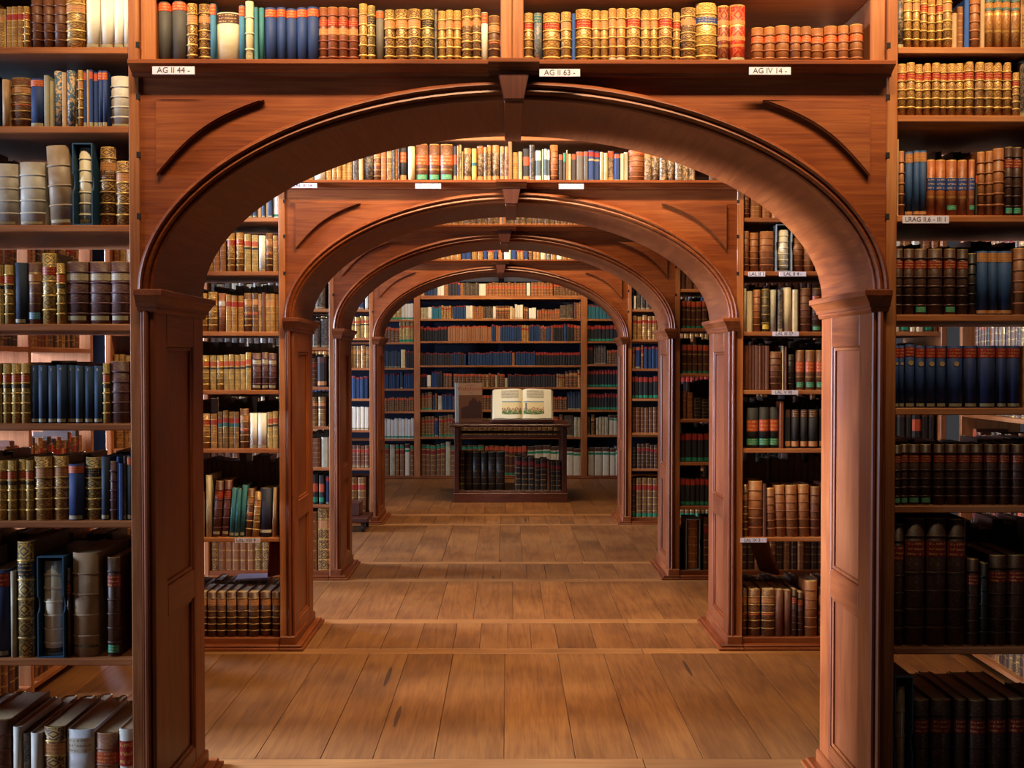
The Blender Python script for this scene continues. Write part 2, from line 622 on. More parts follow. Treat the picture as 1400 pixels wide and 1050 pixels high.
def arched_bookcase(idx, label, shelfL, shelfR, top_dividers):
    Y0, cx = ARCH_Y[idx], ARCH_C[idx]
    root = empty('arched_bookcase', (0, Y0, 0))
    tag(root, label, 'bookcase')
    off = (0, Y0, 0)
    B = lambda n, *a, **k: box(n, *a, parent=k.pop('parent', root), off=off, **k)
    Y1 = Y0 + DEP
    # uprights beside the arch and at the ends
    for s in (-1, 1):
        xa, xb = cx + s * X_POST, cx + s * X_FRONT
        up = B('upright', min(xa, xb), max(xa, xb), Y0 - 0.004, Y1, 0.0, Z_TOP, 'pine_z')
        # peg holes down the face of the post
        for zz in (2.46, 2.30, 2.12, 1.93):
            ph = EYE + 0
            hx = cx + s * (X_FRONT + 0.004)
            B('peg_hole', hx - 0.006, hx + 0.006, Y0 - 0.0055, Y0 - 0.002, zz, zz + 0.018, 'peg', parent=up, c=0.0005)
        # inner lining of the top compartment
        B('upright_lining', cx + s * (487 * K), cx + s * X_FRONT, Y0 + 0.012, Y1 - 0.01, Z_COR_T, Z_TOP, 'pine_z')
    B('upright', XEND_L, XEND_L + 0.03, Y0, Y1, 0, Z_TOP, 'pine_z')
    B('upright', XEND_R - 0.03, XEND_R, Y0, Y1, 0, Z_TOP, 'pine_z')
    # side shelves
    xl, xr = cx - X_POST, cx + X_POST
    for (zs, xa, xb) in ((shelfL, XEND_L + 0.031, xl - 0.001), (shelfR, xr + 0.001, XEND_R - 0.031)):
        for z in zs:
            B('shelf_board', xa, xb, Y0 + 0.004, Y1 - 0.004, z - 0.022, z, 'pine_x')
        B('shelf_board', xa, xb, Y0 + 0.004, Y1 - 0.004, Z_TOP - 0.024, Z_TOP, 'pine_x')
        B('base_board', xa, xb, Y0 + 0.002, Y1 - 0.002, 0.0, 0.055, 'wood_x')
        B('plinth_moulding', xa, xb, Y0 - 0.055, Y0 + 0.001, 0.0, 0.014, 'wood_x', c=0.002)
        B('plinth_moulding', xa, xb, Y0 - 0.040, Y0 + 0.0015, 0.0145, 0.026, 'wood_x', c=0.004)
    # shelves over the arch
    ia = cx - 487 * K + 0.001
    ib = cx + 487 * K - 0.001
    B('shelf_board', ia, ib, Y0 + 0.004, Y1 - 0.004, Z_UP - 0.022, Z_UP, 'pine_x')
    B('shelf_board', ia, ib, Y0 + 0.004, Y1 - 0.004, Z_TOP - 0.022, Z_TOP, 'pine_x')
    for (a, b) in top_dividers:
        B('divider', a, b, Y0 + 0.010, Y1 - 0.010, Z_COR_T + 0.001, Z_UP - 0.0225, 'pine_z')
        B('divider', a, b, Y0 + 0.010, Y1 - 0.010, Z_UP + 0.001, Z_TOP - 0.0225, 'pine_z')
    # cornice shelf with its moulding
    zt, zb = Z_COR_T, Z_COR_B
    def cornice(name, x0, x1, p):
        prof = [(Y0 + 0.03, zt), (Y0 - 0.062 - p, zt), (Y0 - 0.066 - p, zt - 0.003), (Y0 - 0.066 - p, zt - 0.013), (Y0 - 0.060 - p, zt - 0.016),
                (Y0 - 0.050 - p, zt - 0.019), (Y0 - 0.038 - p, zt - 0.026), (Y0 - 0.030 - p, zt - 0.031), (Y0 - 0.024 - p, zt - 0.032),
                (Y0 - 0.022 - p, zb), (Y0 + 0.03, zb)]
        return prism_x(name, prof, x0, x1, 'wood_x', root, off)
    cornice('cornice', cx - 515 * K, cx - 34 * K, 0)
    cornice('cornice', cx + 34 * K, cx + 511 * K, 0)
    cornice('keystone_cap', cx - 34 * K, cx + 34 * K, 0.022)
    B('shelf_board', ia, ib, Y0 + 0.031, Y1 - 0.004, zt - 0.022, zt, 'pine_x')
    # spandrel boards (front and rear)
    def spandrel(y0, y1):
        V, F = [], []
        xs = []
        ts = arch_params(72)
        for t in ts:
            x, z = arch_pt(t, A_OUT - 0.004, B_OUT - 0.004)
            xs.append((x, z))
        xs = [(X_FRONT - 0.0005, 0.0)] + xs + [(-X_FRONT + 0.0005, 0.0)]
        for (x, z) in xs:
            for yy in (y0, y1):
                V.append((cx + x, yy - Y0, Z_SPR + z))
                V.append((cx + x, yy - Y0, zb + 0.004))
        for i in range(len(xs) - 1):
            a, b = i * 4, i * 4 + 4
            F += [[a, a + 1, b + 1, b], [a + 2, b + 2, b + 3, a + 3], [a, b, b + 2, a + 2], [a + 1, a + 3, b + 3, b + 1]]
        F += [[0, 2, 3, 1], [len(V) - 4, len(V) - 3, len(V) - 1, len(V) - 2]]
        me = pyd('spandrel', V, F)
        bm = bmesh.new(); bm.from_mesh(me)
        bmesh.ops.remove_doubles(bm, verts=bm.verts, dist=1e-5)
        bmesh.ops.recalc_face_normals(bm, faces=bm.faces)
        bm.to_mesh(me); bm.free()
        return link('spandrel', me, M['wood_x'], root)
    sp = spandrel(Y0, Y0 + 0.024)
    spandrel(Y1 - 0.024, Y1)
    # raised triangular panels with a curved long side
    for s in (-1, 1):
        p0 = (s * 484.0, 140.0)
        pts = [(s * 337.0, 140.0)]
        for q in range(1, 12):
            u = q / 12.0
            x = 337 + (484 - 337) * u
            yq = 140 + (243 - 140) * u
            bow = 16 * math.sin(math.pi * u)
            pts.append((s * (x + bow * 0.55), yq - bow * 0.8))
        pts.append((s * 484.0, 243.0))
        pts.append(p0)
        P = [(cx + a * K, EYE + (494 - b) * K) for a, b in pts]
        prism_xz('triangular_panel', P, Y0 - 0.020, Y0 + 0.001, 'wood_x', sp, off, 0.003)
    # arch mouldings and soffit
    sweep_arch('arch_moulding', [(-0.02, 0.002), (-0.02, -0.022), (0.10, -0.030), (0.24, -0.034), (0.34, -0.030), (0.38, -0.020),
                                 (0.46, -0.022), (0.62, -0.026), (0.72, -0.022), (0.76, -0.010), (0.9, -0.012), (1.0, -0.008), (1.0, 0.03)],
               'wood_x', root, cx)
    sweep_arch('soffit', [(0.99, 0.0), (0.99, DEP), (0.6, DEP), (0.6, 0.0)], 'wood_y', root, cx)
    # keystone with its strap running under the soffit
    ks = [(cx + a * K, EYE + (494 - b) * K) for a, b in ((-20.5, 108.5), (20.5, 108.5), (13.2, 143.5), (-13.2, 143.5))]
    kst = prism_xz('keystone', ks, Y0 - 0.062, Y0 + 0.01, 'walnut_z', root, off, 0.002)
    B('keystone_strap', cx - 13 * K, cx + 13 * K, Y0 - 0.03, Y1 + 0.005, Z_SPR + B_IN - 0.016, Z_SPR + B_IN + 0.01, 'wood_y', parent=kst)
    # pillars: jamb boards with recessed panels, mouldings, capital and foot
    zc0, zc1 = 1.645, Z_SPR
    for s in (-1, 1):
        pr = empty('pillar', (0, 0, 0))
        pr.parent = root
        Bp = lambda n, xa, xb, *a, **k: box(n, min(xa, xb), max(xa, xb), *a, parent=pr, off=off, **k)
        xi = cx + s * A_IN
        xo = cx + s * (A_IN + 0.022)
        xp = cx + s * (A_IN + 0.016)
        xbk = cx + s * (X_FRONT - 0.0005)
        ya, yb = Y0 + 0.01, Y1 - 0.01
        st = 0.125
        Bp('recessed_panel', xp, xbk, ya, yb, 0.02, zc0 + 0.004, 'wood_z')
        Bp('stile', xi, xp, Y0 + 0.001, Y0 + st, 0.05, zc0, 'wood_z', c=0.004)
        Bp('stile', xi, xp, Y1 - st, Y1 - 0.001, 0.05, zc0, 'wood_z', c=0.004)
        for (z0, z1) in ((0.05, 0.125), (0.655, 0.755), (1.535, zc0)):
            Bp('rail', xi, xp, Y0 + st, Y1 - st, z0, z1, 'wood_y', c=0.004)
        for (z0, z1) in ((0.125, 0.655), (0.755, 1.535)):
            w = 0.012
            xm = cx + s * (A_IN + 0.007)
            yy0, yy1 = Y0 + st, Y1 - st
            Vb = [(min(xm, xp), max(xm, xp), yy0, yy0 + w, z0, z1), (min(xm, xp), max(xm, xp), yy1 - w, yy1, z0, z1),
                  (min(xm, xp), max(xm, xp), yy0 + w, yy1 - w, z0, z0 + w), (min(xm, xp), max(xm, xp), yy0 + w, yy1 - w, z1 - w, z1)]
            boxes('panel_moulding', Vb, 'wood_z', pr, 0.004, off)
        # front mouldings between upright and reveal
        w = X_FRONT - A_IN
        Bp('face_moulding', cx + s * (A_IN - 0.002), cx + s * (A_IN + w * 0.30), Y0 - 0.012, Y0 + 0.01, 0.05, zc0, 'wood_z', c=0.004)
        Bp('face_moulding', cx + s * (A_IN + w * 0.34), cx + s * (A_IN + w * 0.74), Y0 - 0.024, Y0 + 0.01, 0.05, zc0, 'wood_z', c=0.007)
        Bp('face_moulding', cx + s * (A_IN + w * 0.78), cx + s * (A_IN + w * 0.99), Y0 - 0.010, Y0 + 0.01, 0.05, zc0, 'wood_z', c=0.003)
        # capital: lofted steps round the pillar
        lv = [(zc0 - 0.006, 0.006), (zc0 + 0.002, 0.010), (zc0 + 0.010, 0.010), (zc0 + 0.011, 0.015), (zc0 + 0.022, 0.017), (zc0 + 0.036, 0.026),
              (zc0 + 0.044, 0.031), (zc0 + 0.046, 0.036), (zc1 - 0.002, 0.037), (zc1 + 0.001, 0.034)]
        V, F = [], []
        for (z, p) in lv:
            xa, xb = cx + s * (A_IN - p), cx + s * (X_FRONT + min(p, 0.012) - 0.004)
            for (x, yv) in ((xa, Y0 - p - 0.012), (xb, Y0 - p - 0.012), (xb, Y1 + p), (xa, Y1 + p)):
                V.append((x, yv - Y0, z))
        for i in range(len(lv) - 1):
            for j in range(4):
                F.append([i * 4 + j, i * 4 + (j + 1) % 4, i * 4 + 4 + (j + 1) % 4, i * 4 + 4 + j])
        F += [[0, 1, 2, 3], [len(V) - 4 + j for j in range(4)]]
        me = pyd('capital', V, F)
        fix_normals(me)
        link('capital', me, M['wood_y'], pr)
        # foot
        Bp('foot_block', cx + s * (A_IN - 0.010), cx + s * (X_POST - 0.001), Y0 - 0.028, Y1 + 0.012, 0.0, 0.07, 'wood_y', c=0.006)
        Bp('foot_moulding', cx + s * (A_IN - 0.055), cx + s * (X_POST - 0.001), Y0 - 0.056, Y1 + 0.05, 0.0, 0.014, 'wood_y', c=0.003)
        Bp('foot_moulding', cx + s * (A_IN - 0.040), cx + s * (X_POST - 0.001), Y0 - 0.041, Y1 + 0.04, 0.0145, 0.027, 'wood_y', c=0.004)
    return root


def zy(y, Y=ARCH_Y[0]):
    return W(700, y, Y)[1]


yl1 = [65, 173, 308, 443, 579, 712, 900]
yr1 = [63.5, 157, 294, 430, 558, 692, 886]
y2 = [297.5, 371, 453.5, 533.5, 613.5, 735]
y3l = [368, 422, 475, 529, 583, 639, 690]
y3r = [395, 449, 511, 573, 632, 692]
y4l = [382, 423, 462, 503, 545, 588, 640]
y4r = [382, 423, 464, 504, 545, 592, 641]
Yb = [Y + 0.004 for Y in ARCH_Y]
shl = [([zy(y, Yb[0]) for y in yl1], [zy(y, Yb[0]) for y in yr1]),
       ([zy(y, Yb[1]) for y in y2], [zy(y, Yb[1]) for y in y2]),
       ([zy(y, Yb[2]) for y in y3l], [zy(y, Yb[2]) for y in y3r]),
       ([zy(y, Yb[3]) for y in y4l], [zy(y, Yb[3]) for y in y4r])]
for a, b in shl:                                     # the row level with the top compartment runs on
    a.insert(0, 2.84); b.insert(0, 2.84)
    if a[1] < 2.3:
        a.insert(1, 2.46)
    if b[1] < 2.3:
        b.insert(1, 2.46)
d1 = W(684.5, 60, ARCH_Y[0])[0], W(716, 60, ARCH_Y[0])[0]
dm = (d1[0] + d1[1]) / 2
d2 = W(695.4, 220, ARCH_Y[1])[0], W(700, 220, ARCH_Y[1])[0]
cases = [
    arched_bookcase(0, 'largest pine arch bookcase with AG II 44 tag above its arch', shl[0][0], shl[0][1],
                    [(d1[0], dm - 0.0005), (dm + 0.0005, d1[1])]),
    arched_bookcase(1, 'second pine arch bookcase, framed inside the largest arch, red-labelled trio on top', shl[1][0], shl[1][1], [d2]),
    arched_bookcase(2, 'third pine arch bookcase with row of mottled dark volumes over its arch', shl[2][0], shl[2][1], [(-0.03, -0.008)]),
    arched_bookcase(3, 'smallest pine arch bookcase, nearest the display table', shl[3][0], shl[3][1], [(-0.07, -0.048)]),
]


# shelf tags with lettering
def shelf_tag(case, Y0, x0, x1, y0, y1, text, proud):
    xa, za = W(x0, y0, Y0 - proud)
    xb, zb = W(x1, y1, Y0 - proud)
    root = cases[case]
    o = box('shelf_tag', xa, xb, Y0 - proud - 0.003, Y0 - proud, zb, za, 'tag', root, c=0.0004, off=(0, Y0, 0))
    o['label'] = 'small white card shelf tag reading ' + text
    me = text_mesh(text, (za - zb) * 1.02)
    w = max(v.co.x for v in me.vertices) - min(v.co.x for v in me.vertices)
    k = min(1.0, (xb - xa) * 0.86 / w)
    me.transform(Matrix.Translation(((xa + xb) / 2, -proud - 0.0034, (za + zb) / 2)) @ Matrix.Rotation(math.pi / 2, 4, 'X') @ Matrix.Scale(k, 4))
    link('lettering', me, M['ink'], o)


shelf_tag(0, ARCH_Y[0], 208.5, 266.5, 91, 102, 'AG II 44 -', 0.068)
shelf_tag(0, ARCH_Y[0], 737.5, 793, 94.5, 105, 'AG II 63 -', 0.068)
shelf_tag(0, ARCH_Y[0], 1024, 1081, 92, 102.5, 'AG IV 14 -', 0.068)
shelf_tag(0, ARCH_Y[0], 1233.5, 1297, 295, 305.5, 'LRAG II,6 - III 1', 0.004)
shelf_tag(1, ARCH_Y[1], 399, 433.5, 250.5, 257, 'LAL III 56 -', 0.068)
shelf_tag(1, ARCH_Y[1], 568, 603, 251, 258, 'LAL III 97 - 120', 0.068)
shelf_tag(1, ARCH_Y[1], 764, 798, 251.5, 258.5, 'LAL II 117 - 228', 0.068)
shelf_tag(1, ARCH_Y[1], 1023, 1046, 371.5, 378, 'LAL II 1', 0.004)
shelf_tag(1, ARCH_Y[1], 1065, 1102, 371.5, 378, 'LAL II 4 -', 0.004)
shelf_tag(1, ARCH_Y[1], 1056, 1092, 453.5, 459.5, 'LAL III 57 -', 0.004)
shelf_tag(1, ARCH_Y[1], 1055, 1091, 533.5, 539.5, 'LAL V 90 -', 0.004)
shelf_tag(1, ARCH_Y[1], 1012, 1048, 735.5, 741.5, 'LAL IX 3 -', 0.004)
shelf_tag(1, ARCH_Y[1], 321, 356, 735.5, 742, 'LAL VIII 9 -', 0.004)

# ------------------------------------------------------------------ far wall bookcase
kb = BACK_Y / FPX
far = empty('wall_bookcase', (0, BACK_Y, 0))
tag(far, 'tall wall bookcase of pine shelves behind the display table', 'bookcase')
fo = (0, BACK_Y, 0)
FD = 0.30
ux = [(-2.9, -2.82), (W(566, 500, BACK_Y)[0], W(574.3, 500, BACK_Y)[0]), (W(794.5, 500, BACK_Y)[0], W(803, 500, BACK_Y)[0]), (2.82, 2.9)]
for a, b in ux:
    box('upright', a, b, BACK_Y - 0.004, BACK_Y + FD, 0.0, 3.2, 'pine_z', far, off=fo)
yfar = [[406, 437, 468, 503, 531.5, 562.5, 600], [406.5, 436, 466.5, 499.5, 529.5, 560.5, 597.5], [406, 436, 466.5, 498, 529.5, 560.5, 595]]
sec = [(ux[0][1], ux[1][0]), (ux[1][1], ux[2][0]), (ux[2][1], ux[3][0])]
for (a, b), ys in zip(sec, yfar):
    for y in ys:
        z = zy(y, BACK_Y)
        box('shelf_board', a + 0.001, b - 0.001, BACK_Y, BACK_Y + FD, z - 0.026, z, 'pine_x', far, off=fo)
    for z in (2.32, 2.6, 2.9, 3.2):
        box('shelf_board', a + 0.001, b - 0.001, BACK_Y, BACK_Y + FD, z - 0.026, z, 'pine_x', far, off=fo)
    box('base_board', a + 0.001, b - 0.001, BACK_Y + 0.002, BACK_Y + FD, 0.0, zy(650.5, BACK_Y), 'wood_x', far, off=fo)
box('plinth_moulding', -2.9, 2.9, BACK_Y - 0.05, BACK_Y - 0.005, 0.0, 0.02, 'wood_x', far, off=fo)
box('back_divider', W(681.5, 500, BACK_Y)[0], W(689, 500, BACK_Y)[0], BACK_Y + FD - 0.04, BACK_Y + FD, 0.0, 3.2, 'navy', far, off=fo)

# ------------------------------------------------------------------ side wall cases in the second aisle
for s, xw, lab in ((-1, XEND_L, 'low pine side bookcase along the window wall, seen through front shelves'),
                   (1, XEND_R, 'low pine side bookcase along the plain wall, seen through front shelves')):
    r = empty('side_bookcase', (xw + s * 0.16, 4.9, 0))
    tag(r, lab, 'bookcase')
    so = tuple(r.location)
    xa, xb = sorted((xw + s * 0.02, xw + s * 0.32))
    y0, y1 = (4.45 if s < 0 else 4.12), 5.66
    for yy in (y0, 4.9, y1 - 0.03):
        box('upright', xa, xb, yy, yy + 0.03, 0, 2.16, 'pine_z', r, off=so)
    for z in (0.06, 0.48, 0.88, 1.23, 1.55, 1.86, 2.16):
        box('shelf_board', xa, xb, y0 + 0.031, 4.899, z - 0.022, z, 'pine_y', r, off=so)
        box('shelf_board', xa, xb, 4.931, y1 - 0.031, z - 0.022, z, 'pine_y', r, off=so)


# ------------------------------------------------------------------ books
# style: material, colour, gilt (alpha), compartments, raised bands, labels (z0, z1, colour), look
T = lambda *a: list(a)
S = {
    'bk': ('cloth', (62, 58, 56), 0, 6, 0, T((.86, .985, 'org'), (.015, .09, 'ppr')), 'charcoal cloth book with orange spine head'),
    'gy': ('cloth', (92, 84, 76), 0, 6, 0, T((.86, .98, 'org')), 'grey cloth book with orange spine head'),
    'gd': ('leather', (84, 40, 20), .75, 6, 1, T((.68, .81, 'tan')), 'dark brown leather book with gilt diamonds'),
    'gD': ('leather', (76, 32, 20), .6, 7, 1, T((.70, .80, 'tan'), (.60, .68, 'brn')), 'red-brown leather book with gilt lozenges'),
    'gr': ('leather', (122, 72, 36), .8, 6, 1, T((.68, .82, 'red')), 'tan gilt leather book with red title label'),
    'gt': ('leather', (126, 80, 40), .9, 6, 1, T((.68, .81, 'tan')), 'pale tan heavily gilt leather book'),
    'gk': ('leather', (144, 118, 70), 1.0, 6, 1, T((.69, .81, 'org'), (.59, .645, 'blk')), 'cream gilt book with orange and black labels'),
    'gx': ('leather', (120, 94, 52), 1.0, 5, 1, T((.69, .81, 'red')), 'thick cream gilt book with bold black lozenges'),
    'go': ('leather', (78, 64, 38), .8, 6, 1, T((.70, .81, 'blk')), 'olive leather book with gilt lozenges'),
    'gb': ('leather', (136, 96, 46), .95, 6, 1, T((.67, .78, 'blu')), 'tall gilt book with navy title label'),
    'or': ('leather', (150, 88, 46), .5, 6, 1, T((.68, .80, 'tan'), (.04, .16, 'lav')), 'orange-tan gilt book with pale foot label'),
    'og': ('leather', (150, 90, 42), .35, 3, 0, T((.90, .965, 'tea'), (.74, .79, 'tea')), 'orange calf book with two green bands'),
    'br': ('leather', (112, 52, 28), .08, 7, 1, T((.68, .79, 'red'), (.53, .64, 'tan')), 'plain russet leather book with raised bands'),
    'bb': ('leather', (98, 52, 30), .06, 6, 1, T(), 'brown leather book with plain raised bands'),
    'bt': ('leather', (90, 42, 24), .2, 6, 1, T((.70, .84, 'tan'), (.45, .50, 'org')), 'brown leather book with orange label bands'),
    'tn': ('leather', (138, 80, 42), .1, 6, 1, T(), 'tan calf book with raised bands'),
    'tr': ('leather', (130, 72, 38), .12, 5, 1, T((.62, .76, 'org')), 'short tan ribbed book with orange label'),
    'to': ('leather', (132, 72, 36), .1, 6, 1, T((.86, .99, 'org')), 'tan ribbed book with orange spine head'),
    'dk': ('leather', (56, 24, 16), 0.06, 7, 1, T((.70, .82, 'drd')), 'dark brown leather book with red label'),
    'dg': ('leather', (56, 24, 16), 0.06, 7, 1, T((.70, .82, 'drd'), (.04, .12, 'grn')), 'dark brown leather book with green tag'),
    'dt': ('leather', (70, 26, 22), 0.2, 7, 1, T((.70, .86, 'tan')), 'maroon leather book with tan title label'),
    'dr': ('leather', (84, 30, 28), .12, 6, 1, T((.69, .82, 'red'), (.05, .1, 'ppr')), 'maroon leather book with red label and paper tag'),
    'pu': ('leather', (84, 50, 54), .12, 6, 1, T((.70, .81, 'lav'), (.06, .13, 'ppr')), 'thick purple-brown leather book with pale label'),
    'pp': ('leather', (84, 50, 54), .12, 6, 1, T(), 'purple-brown leather book with raised bands'),
    'pb': ('leather', (96, 54, 48), .12, 6, 0, T((.70, .81, 'tan'), (.08, .19, 'cya')), 'worn purple book with blue sticker'),
    'rd': ('leather', (116, 28, 24), .3, 3, 0, T((.68, .76, 'tan'), (.42, .49, 'tan'), (.05, .12, 'ppr')), 'dark red gilt book beside brighter red one'),
    're': ('leather', (188, 30, 26), .35, 3, 0, T((.68, .75, 'tan'), (.42, .49, 'tan'), (.06, .14, 'ppr')), 'bright red gilt book'),
    'bl': ('cloth', (24, 50, 104), 0, 6, 0, T((.84, .97, 'org'), (.015, .085, 'ppr')), 'blue cloth book with orange-red title label'),
    'be': ('cloth', (24, 40, 84), 0, 6, 0, T((.81, .96, 'red'), (.02, .07, 'ppr')), 'dark blue cloth book with red label'),
    'bq': ('cloth', (34, 66, 110), 0, 6, 0, T((.83, .97, 'tan'), (.02, .07, 'tan')), 'blue cloth book with tan spine ends'),
    'bs': ('cloth', (36, 74, 140), 0, 6, 0, T(), 'slim plain blue book'),
    'bn': ('cloth', (38, 64, 96), 0, 6, 0, T((.02, .075, 'ppr')), 'numbered dark blue cloth book'),
    'bp': ('cloth', (42, 58, 82), 0, 6, 0, T((.02, .08, 'ppr')), 'plain slate-blue cloth book'),
    'bg': ('cloth', (58, 74, 96), 0, 6, 0, T((.86, .98, 'org'), (.02, .08, 'ppr')), 'faded blue book with rust spine head'),
    'nv': ('cloth', (32, 34, 54), 0, 6, 0, T((.09, .15, 'wht')), 'broad navy book with white tag'),
    'tq': ('cloth', (50, 108, 142), 0, 6, 0, T((.82, .99, 'org'), (.01, .07, 'ppr')), 'slim turquoise book with orange head'),
    'te': ('cloth', (44, 106, 112), 0, 6, 0, T((.03, .09, 'ppr')), 'slim teal cloth book'),
    'vw': ('vellum', (226, 220, 206), .1, 6, 0, T((.03, .09, 'ppr')), 'smooth white vellum book'),
    'vb': ('vellum', (220, 208, 180), .2, 7, 1, T((.04, .09, 'blk')), 'white vellum book with raised bands'),
    'vg': ('vellum', (188, 182, 172), .7, 5, 1, T((.03, .07, 'ppr')), 'grey stained vellum folio'),
    'vd': ('vellum', (160, 130, 98), 1.0, 5, 1, T((.09, .11, 'blk')), 'big blotched brown vellum folio'),
    'vx': ('vellum', (150, 128, 104), .9, 4, 1, T((.03, .07, 'ppr')), 'tall brown-stained vellum folio'),
    'vs': ('vellum', (176, 168, 142), .6, 6, 0, T(), 'slim grey paper-bound book'),
    'vc': ('vellum', (206, 186, 146), .4, 6, 0, T(), 'cream vellum book'),
    'vm': ('vellum', (204, 192, 164), .35, 6, 0, T((.80, .98, 'brn'), (.02, .09, 'ppr')), 'crumpled white parchment book with brown head'),
    'vt': ('vellum', (206, 204, 204), .6, 3, 0, T((.72, .90, 'wht')), 'broad worn white volume with faded title'),
    'vr': ('vellum', (206, 200, 186), .3, 3, 0, T((.56, .86, 'red')), 'white volume with large red label'),
    'vG': ('vellum', (226, 222, 214), .05, 6, 0, T((.05, .14, 'grn')), 'white book with green foot band'),
    'wr': ('vellum', (206, 196, 176), .2, 6, 0, T((.80, .99, 'org'), (.01, .07, 'ppr')), 'slim white book with orange head'),
    'pg': ('vellum', (198, 184, 146), .3, 4, 1, T((.02, .2, 'ppr')), 'uncut grey paper book with torn foot'),
    'mb': ('marble', (66, 98, 122), .85, 6, 0, T(), 'blue and buff marbled paper book'),
    'mg': ('marble', (74, 84, 92), .2, 6, 0, T((.82, .98, 'tea')), 'mottled blue-grey paper book'),
    'mm': ('marble', (92, 74, 58), .6, 6, 0, T((.80, .99, 'tan')), 'brown mottled book with tan spine head'),
    'mt': ('marble', (86, 68, 54), .35, 6, 0, T((.02, .17, 'tan')), 'dark mottled book with tan foot tag'),
    'mT': ('marble', (86, 68, 54), .4, 6, 0, T((.02, .17, 'tan'), (.82, .98, 'tan')), 'mottled book with tan head and foot'),
    'mo': ('marble', (90, 72, 56), .3, 6, 0, T((.80, .98, 'org'), (.02, .16, 'tan')), 'mottled book with orange head and tan foot'),
    'md': ('marble', (54, 48, 48), .15, 6, 0, T((.01, .07, 'ppr')), 'dark mottled paper book'),
    'ob': ('leather', (104, 58, 38), .1, 3, 0, T((.45, .71, 'org'), (.07, .20, 'grn')), 'thick brown orange-labelled book with green tag'),
    'oB': ('leather', (150, 78, 40), .1, 3, 0, T((.46, .68, 'blu')), 'orange-brown book with dark blue label'),
    'oG': ('leather', (150, 78, 40), .1, 3, 0, T((.46, .68, 'blu'), (.11, .19, 'grn')), 'orange-brown book, blue label, green tag'),
    'kr': ('cloth', (30, 26, 26), 0, 4, 0, T((.42, .70, 'org'), (.08, .24, 'grn')), 'black book with orange label and green tag'),
    'kt': ('cloth', (30, 26, 26), 0, 4, 0, T((.80, .98, 'brn'), (.05, .18, 'tan')), 'black book with tan foot tag'),
    'ko': ('cloth', (46, 42, 42), 0, 4, 0, T((.50, .76, 'org'), (.02, .18, 'tan')), 'black book with orange label and tan foot'),
    'ky': ('leather', (34, 26, 22), .2, 5, 1, T((.06, .17, 'yel')), 'black gilt-banded book with yellow tag'),
    'sl': ('leather', (108, 62, 42), 0, 3, 0, T(), 'thin brown slab-like volume'),
    'pt': ('vellum', (190, 150, 108), .5, 3, 0, T(), 'plain buff paper-bound book'),
    'ye': ('cloth', (190, 148, 66), 0, 4, 0, T((.48, .58, 'tea'), (.02, .15, 'tan')), 'yellow book with green band'),
    'rg': ('leather', (86, 50, 28), .6, 7, 1, T((.70, .80, 'red'), (.58, .68, 'tea')), 'gilt book with red and green labels'),
    'wl': ('leather', (150, 84, 52), .05, 5, 0, T((.68, .80, 'wht')), 'plain tan book with white label'),
    'cb': ('cloth', (74, 86, 92), 0, 4, 0, T((.68, .97, 'vc' if False else 'wht'), (.06, .2, 'wht')), 'slate book with cream head and foot'),
    'gh': ('cloth', (70, 60, 54), 0, 4, 0, T((.70, .98, 'grn')), 'slim dark book with green head'),
    'rk': ('cloth', (58, 46, 42), 0, 4, 0, T((.80, .98, 'org')), 'slim dark book with orange head'),
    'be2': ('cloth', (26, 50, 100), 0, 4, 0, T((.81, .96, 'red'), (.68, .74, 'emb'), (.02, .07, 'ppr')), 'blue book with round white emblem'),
    # far shelves only
    'fb': ('cloth', (24, 54, 98), 0, 4, 0, T((.90, .99, 'drd')), 'blue'),
    'ft': ('cloth', (38, 104, 126), 0, 4, 0, T((.90, .99, 'drd')), 'teal'),
    'fd': ('cloth', (44, 40, 48), 0, 4, 0, T((.90, .99, 'drd')), 'dark'),
    'fk': ('cloth', (26, 26, 34), 0, 4, 0, T((.80, .99, 'red')), 'black'),
    'fK': ('cloth', (24, 24, 32), 0, 4, 0, T((.76, .97, 'red'), (.03, .15, 'grn')), 'black'),
    'fp': ('vellum', (160, 108, 74), .3, 4, 0, T((.9, .99, 'org')), 'pink'),
    'fw': ('vellum', (206, 204, 204), .1, 4, 0, T((.04, .13, 'grn')), 'white'),
    'fW': ('vellum', (206, 196, 176), .2, 4, 0, T((.86, .99, 'brn'), (.74, .82, 'grn')), 'white'),
    'fg': ('leather', (100, 58, 34), .3, 6, 1, T((.7, .82, 'red'), (.02, .1, 'grn')), 'tan'),
    'fG': ('leather', (110, 66, 40), .2, 6, 1, T((.7, .82, 'drd'), (.88, .96, 'grn')), 'tan'),
    'fy': ('leather', (120, 96, 54), .9, 6, 1, T((.7, .8, 'org'), (.02, .14, 'grn')), 'gilt'),
    'fr': ('leather', (80, 40, 28), .2, 6, 1, T((.82, .98, 'org')), 'russet'),
    'rb': ('leather', (78, 38, 26), .05, 3, 0, T((.80, .98, 'org'), (.02, .09, 'grn')), 'rust'),
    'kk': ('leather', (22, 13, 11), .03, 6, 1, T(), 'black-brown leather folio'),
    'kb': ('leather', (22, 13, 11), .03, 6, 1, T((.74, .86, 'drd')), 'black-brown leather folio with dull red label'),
}
TAG_LABEL = {'grn': 'shelfmark_sticker', 'ppr': 'shelfmark_sticker', 'cya': 'shelfmark_sticker', 'yel': 'shelfmark_sticker', 'wht': 'title_label'}

ROWS = []          # (case Y, shelf z, spec, where, group, depth)


def row(Y, shelf_y, spec, where, depth=None):
    ROWS.append((Y, shelf_y, spec, where, depth))


